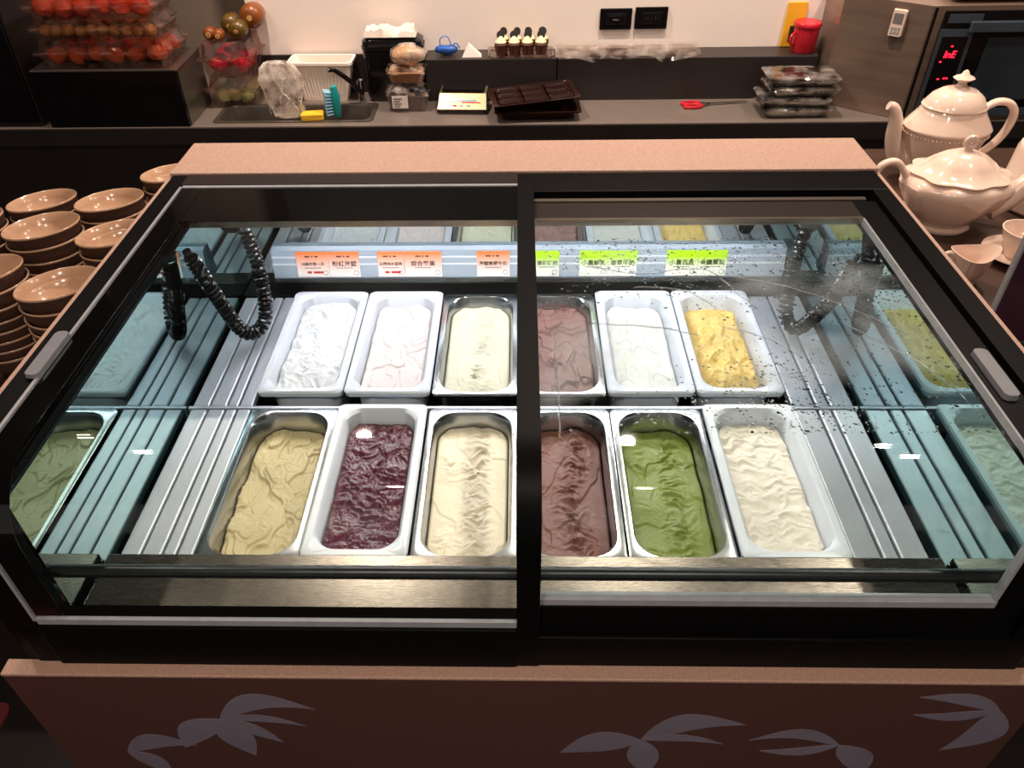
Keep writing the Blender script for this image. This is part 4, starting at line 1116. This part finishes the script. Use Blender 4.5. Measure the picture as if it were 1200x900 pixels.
dt = text_mesh('display_digits', 'InE', 0.028, 'led_red', cp, Matrix.Translation((1.268 - 1.45, 2.4330 - 2.6, 0.998 - OZ0)) @ Matrix.Rotation(PI / 2, 4, 'X'), shear=0.15)
for x, z in ((1.268, 1.022), (1.248, 0.978), (1.258, 0.928), (1.275, 0.930), (1.283, 0.930)):
    MB().box(x - 0.003, x + 0.003, 2.4325, 2.4335, z - 0.002, z + 0.002).build('indicator', 'led_red', cp)
MB().box(1.235, 1.33, 2.4345, 2.4385, 1.085, 1.108).build('door_trim', 'oven_blue', ov)
MB().box(1.30, 1.95, 2.425, 2.4385, 1.060, 1.090).build('door_handle', 'oven_blue', ov, bevel=0.003)
MB().box(1.365, 1.95, 2.4345, 2.4385, 0.865, 1.045).build('window', 'oven_glass', ov)
MB().box(1.222, 1.95, 2.4345, 2.4385, 0.815, 0.838).build('lower_trim', 'oven_blue', ov)
text_mesh('badge', 'IOS', 0.026, 'silver', ov, Matrix.Translation((1.47 - 1.45, 2.4378 - 2.6, 0.905 - OZ0 - 0.055)) @ Matrix.Rotation(PI / 2, 4, 'X'), shear=0.2)
# remote stuck to the angled steel side
ang = math.atan2(2.446 - 2.60, 1.186 - 0.985)
rm = thing('thermometer_remote', 'small white controller with grey screen stuck to the oven side', 'remote', (1.118, 2.494, 1.036), ang, None, local=True)
MB().loft([rr(0.019, 0.0365, 0.004, 0, 0, 0.0365, 3), rr(0.020, 0.0375, 0.004, 0.004, 0, 0.0365, 3), rr(0.018, 0.0355, 0.004, 0.010, 0, 0.0365, 3)], True, True)
def stand(loops):  # XY loops stood upright facing -Y
    return [[(x, -z, y) for x, y, z in lp] for lp in loops]
MB().loft(stand([rr(0.019, 0.0365, 0.004, 0, 0, 0.0365, 3), rr(0.020, 0.0375, 0.004, 0.003, 0, 0.0365, 3), rr(0.018, 0.0355, 0.004, 0.011, 0, 0.0365, 3)]), True, True).build('case', 'white_ceramic', rm)
MB().box(-0.0135, 0.0135, -0.0120, -0.0108, 0.036, 0.064).build('screen', 'cream_lid', rm)
for i in range(3):
    for j in range(2):
        MB().box(-0.0125 + 0.0095 * i, -0.0065 + 0.0095 * i, -0.0125, -0.0108, 0.008 + 0.011 * j, 0.015 + 0.011 * j).build('button', 'seal', rm)
# tray on the oven
tt = MB().loft([rr(0.16, 0.10, 0.02, 0), rr(0.19, 0.12, 0.02, 0.012), rr(0.20, 0.13, 0.02, 0.014), rr(0.185, 0.115, 0.02, 0.012), rr(0.155, 0.095, 0.02, 0.004)], True, True)
tag(tt.build('serving_tray', 'white_ceramic', None, smooth='auto', loc=(1.45, 2.60, OZ1 + 0.0005)), 'pale serving tray lying on top of the oven', 'tray')

# ------------------------------------------------------------------ right side table with porcelain
st = thing('side_table', 'dark brown table carrying the white porcelain', 'table', (1.25, 1.5, 0))
TZ = 0.87
MB().box(0.735, 1.9, 0.95, 2.06, TZ - 0.03, TZ).build('table_top', 'table', st, bevel=0.003)
for x in (0.78, 1.85):
    for y in (1.0, 2.01):
        MB().box(x - 0.025, x + 0.025, y - 0.025, y + 0.025, 0.0, TZ - 0.031).build('leg', 'counter_dark', st)

def beads(mb, n, R, z, r, c, sx=1, sy=1):
    for i in range(n):
        a = 2 * PI * i / n
        x, y = c[0] + R * sx * math.cos(a), c[1] + R * sy * math.sin(a)
        mb.lathe([(0, -r), (r * 0.8, -r * 0.5), (r, 0), (r * 0.8, r * 0.5), (0, r)], 6, (x, y, c[2] + z))

t1 = thing('teapot', 'tall white teapot with beaded shoulder and pointed lid knob', 'teapot', (1.035, 1.885, TZ + 0.001), R_(-2), 'teapots on the side table', local=True); t1.scale = (0.92, 0.92, 0.95)
MB().lathe([(0.0, 0.0), (0.060, 0.0), (0.064, 0.006), (0.060, 0.012), (0.074, 0.040), (0.090, 0.085), (0.0985, 0.118), (0.100, 0.128), (0.1035, 0.131), (0.1045, 0.136), (0.102, 0.140), (0.092, 0.155), (0.080, 0.172), (0.074, 0.184), (0.077, 0.188), (0.074, 0.192), (0.068, 0.190)], 48, sx=1.06, sy=0.86).build('body', 'white_ceramic', t1, smooth=True)
MB().lathe([(0.0, 0.188), (0.073, 0.190), (0.070, 0.197), (0.060, 0.212), (0.040, 0.226), (0.018, 0.233), (0.011, 0.238), (0.010, 0.244), (0.020, 0.250), (0.025, 0.254), (0.020, 0.258), (0.010, 0.262), (0.006, 0.270), (0.0, 0.274)], 40, sx=1.06, sy=0.9).build('lid', 'white_ceramic', t1, smooth=True)
bd = MB(); beads(bd, 64, 0.1005, 0.122, 0.0032, (0, 0, 0), 1.06, 0.86)
bd.build('bead_band', 'white_ceramic', t1, smooth=True)
sp_ = bez([(-0.070, 0, 0.040), (-0.105, 0, 0.055), (-0.128, 0, 0.100), (-0.137, 0, 0.150), (-0.150, 0, 0.178), (-0.166, 0, 0.186)], 6)
MB().tube(sp_, [0.032 - 0.021 * (i / (len(sp_) - 1)) ** 0.7 for i in range(len(sp_))], 14).build('spout', 'white_ceramic', t1, smooth=True)
hd = bez([(0.070, 0, 0.176), (0.105, 0, 0.196), (0.140, 0, 0.190), (0.158, 0, 0.160), (0.148, 0, 0.110), (0.118, 0, 0.070), (0.082, 0, 0.052)], 6)
MB().tube(hd, [0.011 + 0.003 * math.sin(PI * i / (len(hd) - 1)) for i in range(len(hd))], 12, flat=0.7).build('handle', 'white_ceramic', t1, smooth=True)

t2 = thing('teapot', 'squat white teapot with scalloped lid and curled handle', 'teapot', (0.955, 1.625, TZ + 0.001), R_(-2), 'teapots on the side table', local=True)
flute = lambda a, r, z: 1 + 0.022 * math.cos(a * 10) * (1 if z > 0.03 else 0.4)
MB().lathe([(0.0, 0.0), (0.056, 0.0), (0.058, 0.006), (0.052, 0.012), (0.066, 0.030), (0.092, 0.062), (0.108, 0.092), (0.112, 0.106), (0.106, 0.118), (0.092, 0.124), (0.080, 0.124)], 60, sx=1.06, sy=0.86, wob=flute).build('body', 'white_ceramic', t2, smooth=True)
MB().lathe([(0.0, 0.120), (0.083, 0.120), (0.092, 0.1235), (0.096, 0.129), (0.090, 0.132), (0.074, 0.136), (0.062, 0.150), (0.040, 0.166), (0.022, 0.174), (0.0, 0.177)], 60, sx=1.06, sy=0.9, wob=lambda a, r, z: 1 + (0.05 if r > 0.07 else 0.03) * math.cos(a * 8)).build('lid', 'white_ceramic', t2, smooth=True)
kb = MB().lathe([(0.008, 0.172), (0.008, 0.182)], 12)
kb.tube([(0.010 * math.cos(2 * PI * k / 16), 0, 0.194 + 0.010 * math.sin(2 * PI * k / 16)) for k in range(17)], 0.006, 8, cap=False)
kb.build('knob', 'white_ceramic', t2, smooth=True)
sp_ = bez([(0.085, 0, 0.045), (0.125, 0, 0.070), (0.155, 0, 0.110), (0.185, 0, 0.140), (0.205, 0, 0.150)], 6)
MB().tube(sp_, [0.032 - 0.019 * (i / (len(sp_) - 1)) ** 0.7 for i in range(len(sp_))], 14).build('spout', 'white_ceramic', t2, smooth=True)
hd = bez([(-0.085, 0, 0.070), (-0.080, 0, 0.098), (-0.105, 0, 0.108), (-0.118, 0, 0.128), (-0.142, 0, 0.150), (-0.170, 0, 0.140), (-0.178, 0, 0.100), (-0.150, 0, 0.060), (-0.105, 0, 0.050), (-0.075, 0, 0.055)], 6)
MB().tube(hd, 0.010, 12, flat=0.75).build('handle', 'white_ceramic', t2, smooth=True)

pt = thing('coffee_pot', 'round white pot with stepped foot behind the cups', 'pot', (1.225, 1.72, TZ + 0.001), 0, None, local=True)
MB().lathe([(0.0, 0.0), (0.085, 0.0), (0.092, 0.006), (0.096, 0.012), (0.095, 0.050), (0.099, 0.054), (0.096, 0.058), (0.092, 0.130), (0.088, 0.140), (0.080, 0.143)], 48).build('body', 'white_ceramic', pt, smooth=True)
MB().lathe([(0.0, 0.141), (0.084, 0.1435), (0.078, 0.150), (0.05, 0.162), (0.012, 0.168), (0.012, 0.176), (0.018, 0.184), (0.0, 0.194)], 36).build('lid', 'white_ceramic', pt, smooth=True)

cj = thing('cream_jug', 'white cream jug with wavy lip beside the freezer', 'jug', (0.900, 1.385, TZ + 0.001), R_(4), None, local=True); cj.scale = (0.86, 0.86, 0.86)
jug = MB()
def jw(a, r, z): return 1 + (0.22 * max(0, math.cos(a)) ** 6 + 0.05 * math.cos(2 * a)) * max(0, (z - 0.03) / 0.04)
jug.lathe([(0.0, 0.0), (0.026, 0.0), (0.027, 0.004), (0.024, 0.008), (0.036, 0.030), (0.041, 0.048), (0.043, 0.068), (0.046, 0.078), (0.044, 0.079), (0.040, 0.068), (0.037, 0.048), (0.030, 0.026), (0.0, 0.012)], 40, wob=jw)
jug.v = [(x, y, z + (0.010 * (x / 0.045) ** 2 - 0.004) * max(0, (z - 0.045) / 0.034)) for x, y, z in jug.v]
jug.build('body', 'white_ceramic', cj, smooth=True)
MB().tube(bez([(-0.038, 0, 0.068), (-0.058, 0, 0.080), (-0.068, 0, 0.062), (-0.058, 0, 0.035), (-0.036, 0, 0.030)], 6), 0.0055, 10).build('handle', 'white_ceramic', cj, smooth=True)

def cup(x, y, z, rz, label):
    t = thing('tea_cup', label, 'cup', (x, y, z), rz, 'tea cups on the side table', local=True)
    MB().lathe([(0.0, 0.0), (0.024, 0.0), (0.026, 0.006), (0.036, 0.030), (0.044, 0.052), (0.046, 0.060), (0.043, 0.060), (0.040, 0.050), (0.030, 0.024), (0.0, 0.008)], 36).build('body', 'white_ceramic', t, smooth=True)
    MB().tube(bez([(0.040, 0, 0.048), (0.060, 0, 0.052), (0.066, 0, 0.036), (0.052, 0, 0.020), (0.034, 0, 0.022)], 6), 0.004, 8).build('handle', 'white_ceramic', t, smooth=True)
    return t
def saucer(x, y, z, label):
    o = MB().lathe([(0.0, 0.0), (0.030, 0.0), (0.033, 0.004), (0.060, 0.013), (0.070, 0.018), (0.069, 0.020), (0.058, 0.016), (0.032, 0.008), (0.0, 0.007)], 40).build('saucer', 'white_ceramic', None, smooth=True, loc=(x, y, z))
    return tag(o, label, 'saucer', 'saucers on the side table')
saucer(1.050, 1.475, TZ + 0.001, 'white saucer under the tea cup behind the cream jug')
cup(1.050, 1.475, TZ + 0.0095, R_(30), 'white tea cup on a saucer behind the cream jug')
saucer(1.035, 1.315, TZ + 0.001, 'white saucer under the tea cup beside the plum sign')
cup(1.035, 1.315, TZ + 0.0095, R_(-30), 'white tea cup on a saucer beside the plum sign')
saucer(1.21, 1.49, TZ + 0.001, 'white saucer under the tea cup before the round pot')
cup(1.21, 1.49, TZ + 0.0095, R_(60), 'white tea cup on a saucer before the round pot')

sg = thing('table_sign', 'plum coloured card in a clear acrylic stand beside the cups', 'sign', (0.925, 1.175, TZ + 0.001), R_(-3), None, local=True)
MB().box(-0.075, 0.075, -0.002, 0.002, 0.004, 0.255).build('card', 'sign', sg)
MB().box(-0.079, 0.079, -0.0055, -0.0025, 0.0, 0.260).build('front_pane', 'acrylic', sg)
MB().box(-0.0835, -0.0795, -0.006, 0.006, 0.0, 0.262).build('side_edge', 'seal', sg)
MB().box(-0.079, 0.079, -0.03, 0.03, -0.0005, 0.003).build('foot', 'acrylic', sg)

# ------------------------------------------------------------------ left table with stacked bowls
lt = thing('bowl_table', 'low dark table carrying the stacked bowls', 'table', (-1.2, 1.45, 0))
BZ = 0.74
MB().box(-1.75, -0.735, 0.95, 1.85, BZ - 0.03, BZ).build('table_top', 'table', lt, bevel=0.003)
for x in (-1.70, -0.78):
    for y in (1.0, 1.80):
        MB().box(x - 0.025, x + 0.025, y - 0.025, y + 0.025, 0.0, BZ - 0.031).build('leg', 'counter_dark', lt)
def bowl_mesh():
    mb = MB()
    out = [(0.0, 0.0), (0.034, 0.0), (0.036, 0.006), (0.034, 0.010), (0.050, 0.024), (0.066, 0.044), (0.074, 0.062), (0.077, 0.076), (0.0775, 0.0785), (0.076, 0.080)]
    inn = [(0.076, 0.080), (0.0735, 0.078), (0.0705, 0.063), (0.062, 0.046), (0.046, 0.028), (0.030, 0.017), (0.0, 0.014)]
    mb.lathe(out[:8], 48, mi=1, caps=False)
    mb.lathe(out[7:], 48, mi=0, caps=False)
    mb.lathe(inn, 48, mi=0, caps=False)
    return mb
b0 = bowl_mesh().build('bowl', ['bowl_in', 'bowl_out'], None, smooth=True, loc=(0, 0, 0))
b0.data.set_sharp_from_angle(angle=math.radians(60)) if hasattr(b0.data, 'set_sharp_from_angle') else None
stacks = [(-0.858, 1.225, 8, 0.020, 'first stack along the freezer'),
          (-0.830, 1.420, 8, 0.020, 'second stack along the freezer side'),
          (-1.022, 1.260, 8, 0.021, 'outer stack at the table front'),
          (-1.000, 1.455, 8, 0.020, 'stack amid all the others'),
          (-0.945, 1.645, 6, 0.021, 'rear stack right behind the middle one'),
          (-1.110, 1.655, 6, 0.020, 'rear stack farthest from the freezer'),
          (-0.842, 1.780, 6, 0.022, 'rear stack at the freezer corner'),
          (-1.170, 1.470, 8, 0.021, 'outermost stack of the middle row')]
ordw = ['lowest', 'second', 'third', 'fourth', 'fifth', 'sixth', 'seventh', 'topmost']
first = True
for x, y, n, dz, lab in stacks:
    for k in range(n):
        o = b0 if first else b0.copy()
        if not first: col.objects.link(o)
        first = False
        lean = R_(8) * max(0, k - n + 4) / 3.0
        d = Vector((x, y, 0)).normalized()
        o.location = (x + d.x * 0.006 * max(0, k - n + 3), y + d.y * 0.006 * max(0, k - n + 3), BZ + 0.0008 + dz * k + 0.002 * max(0, k - n + 3))
        o.rotation_mode = 'QUATERNION'
        o.rotation_quaternion = Matrix.Rotation(lean + R_(rnd.uniform(-1, 1)), 3, Vector((d.y, -d.x, 0)) * -1).to_quaternion()
        w_ = 'topmost' if k == n - 1 else ordw[k]
        tag(o, 'tan glazed bowl, %s of the %s' % (w_ if w_ in ('topmost', 'lowest') else w_ + ' from below', lab), 'bowl', 'bowls stacked on the low table')

# red floor mat before the freezer
tag(MB().loft([rr(0.40, 0.45, 0.02, 0.001, -1.60, 0.47, 3), rr(0.40, 0.45, 0.02, 0.008, -1.60, 0.47, 3)], True, True).build('floor_mat', 'mat_red', None, origin=(-1.60, 0.47, 0.001)), 'dull red floor mat before the freezer corner', 'mat')

for o in bpy.data.objects:
    for kk in ('_o', '_local'):
        if kk in o: del o[kk]
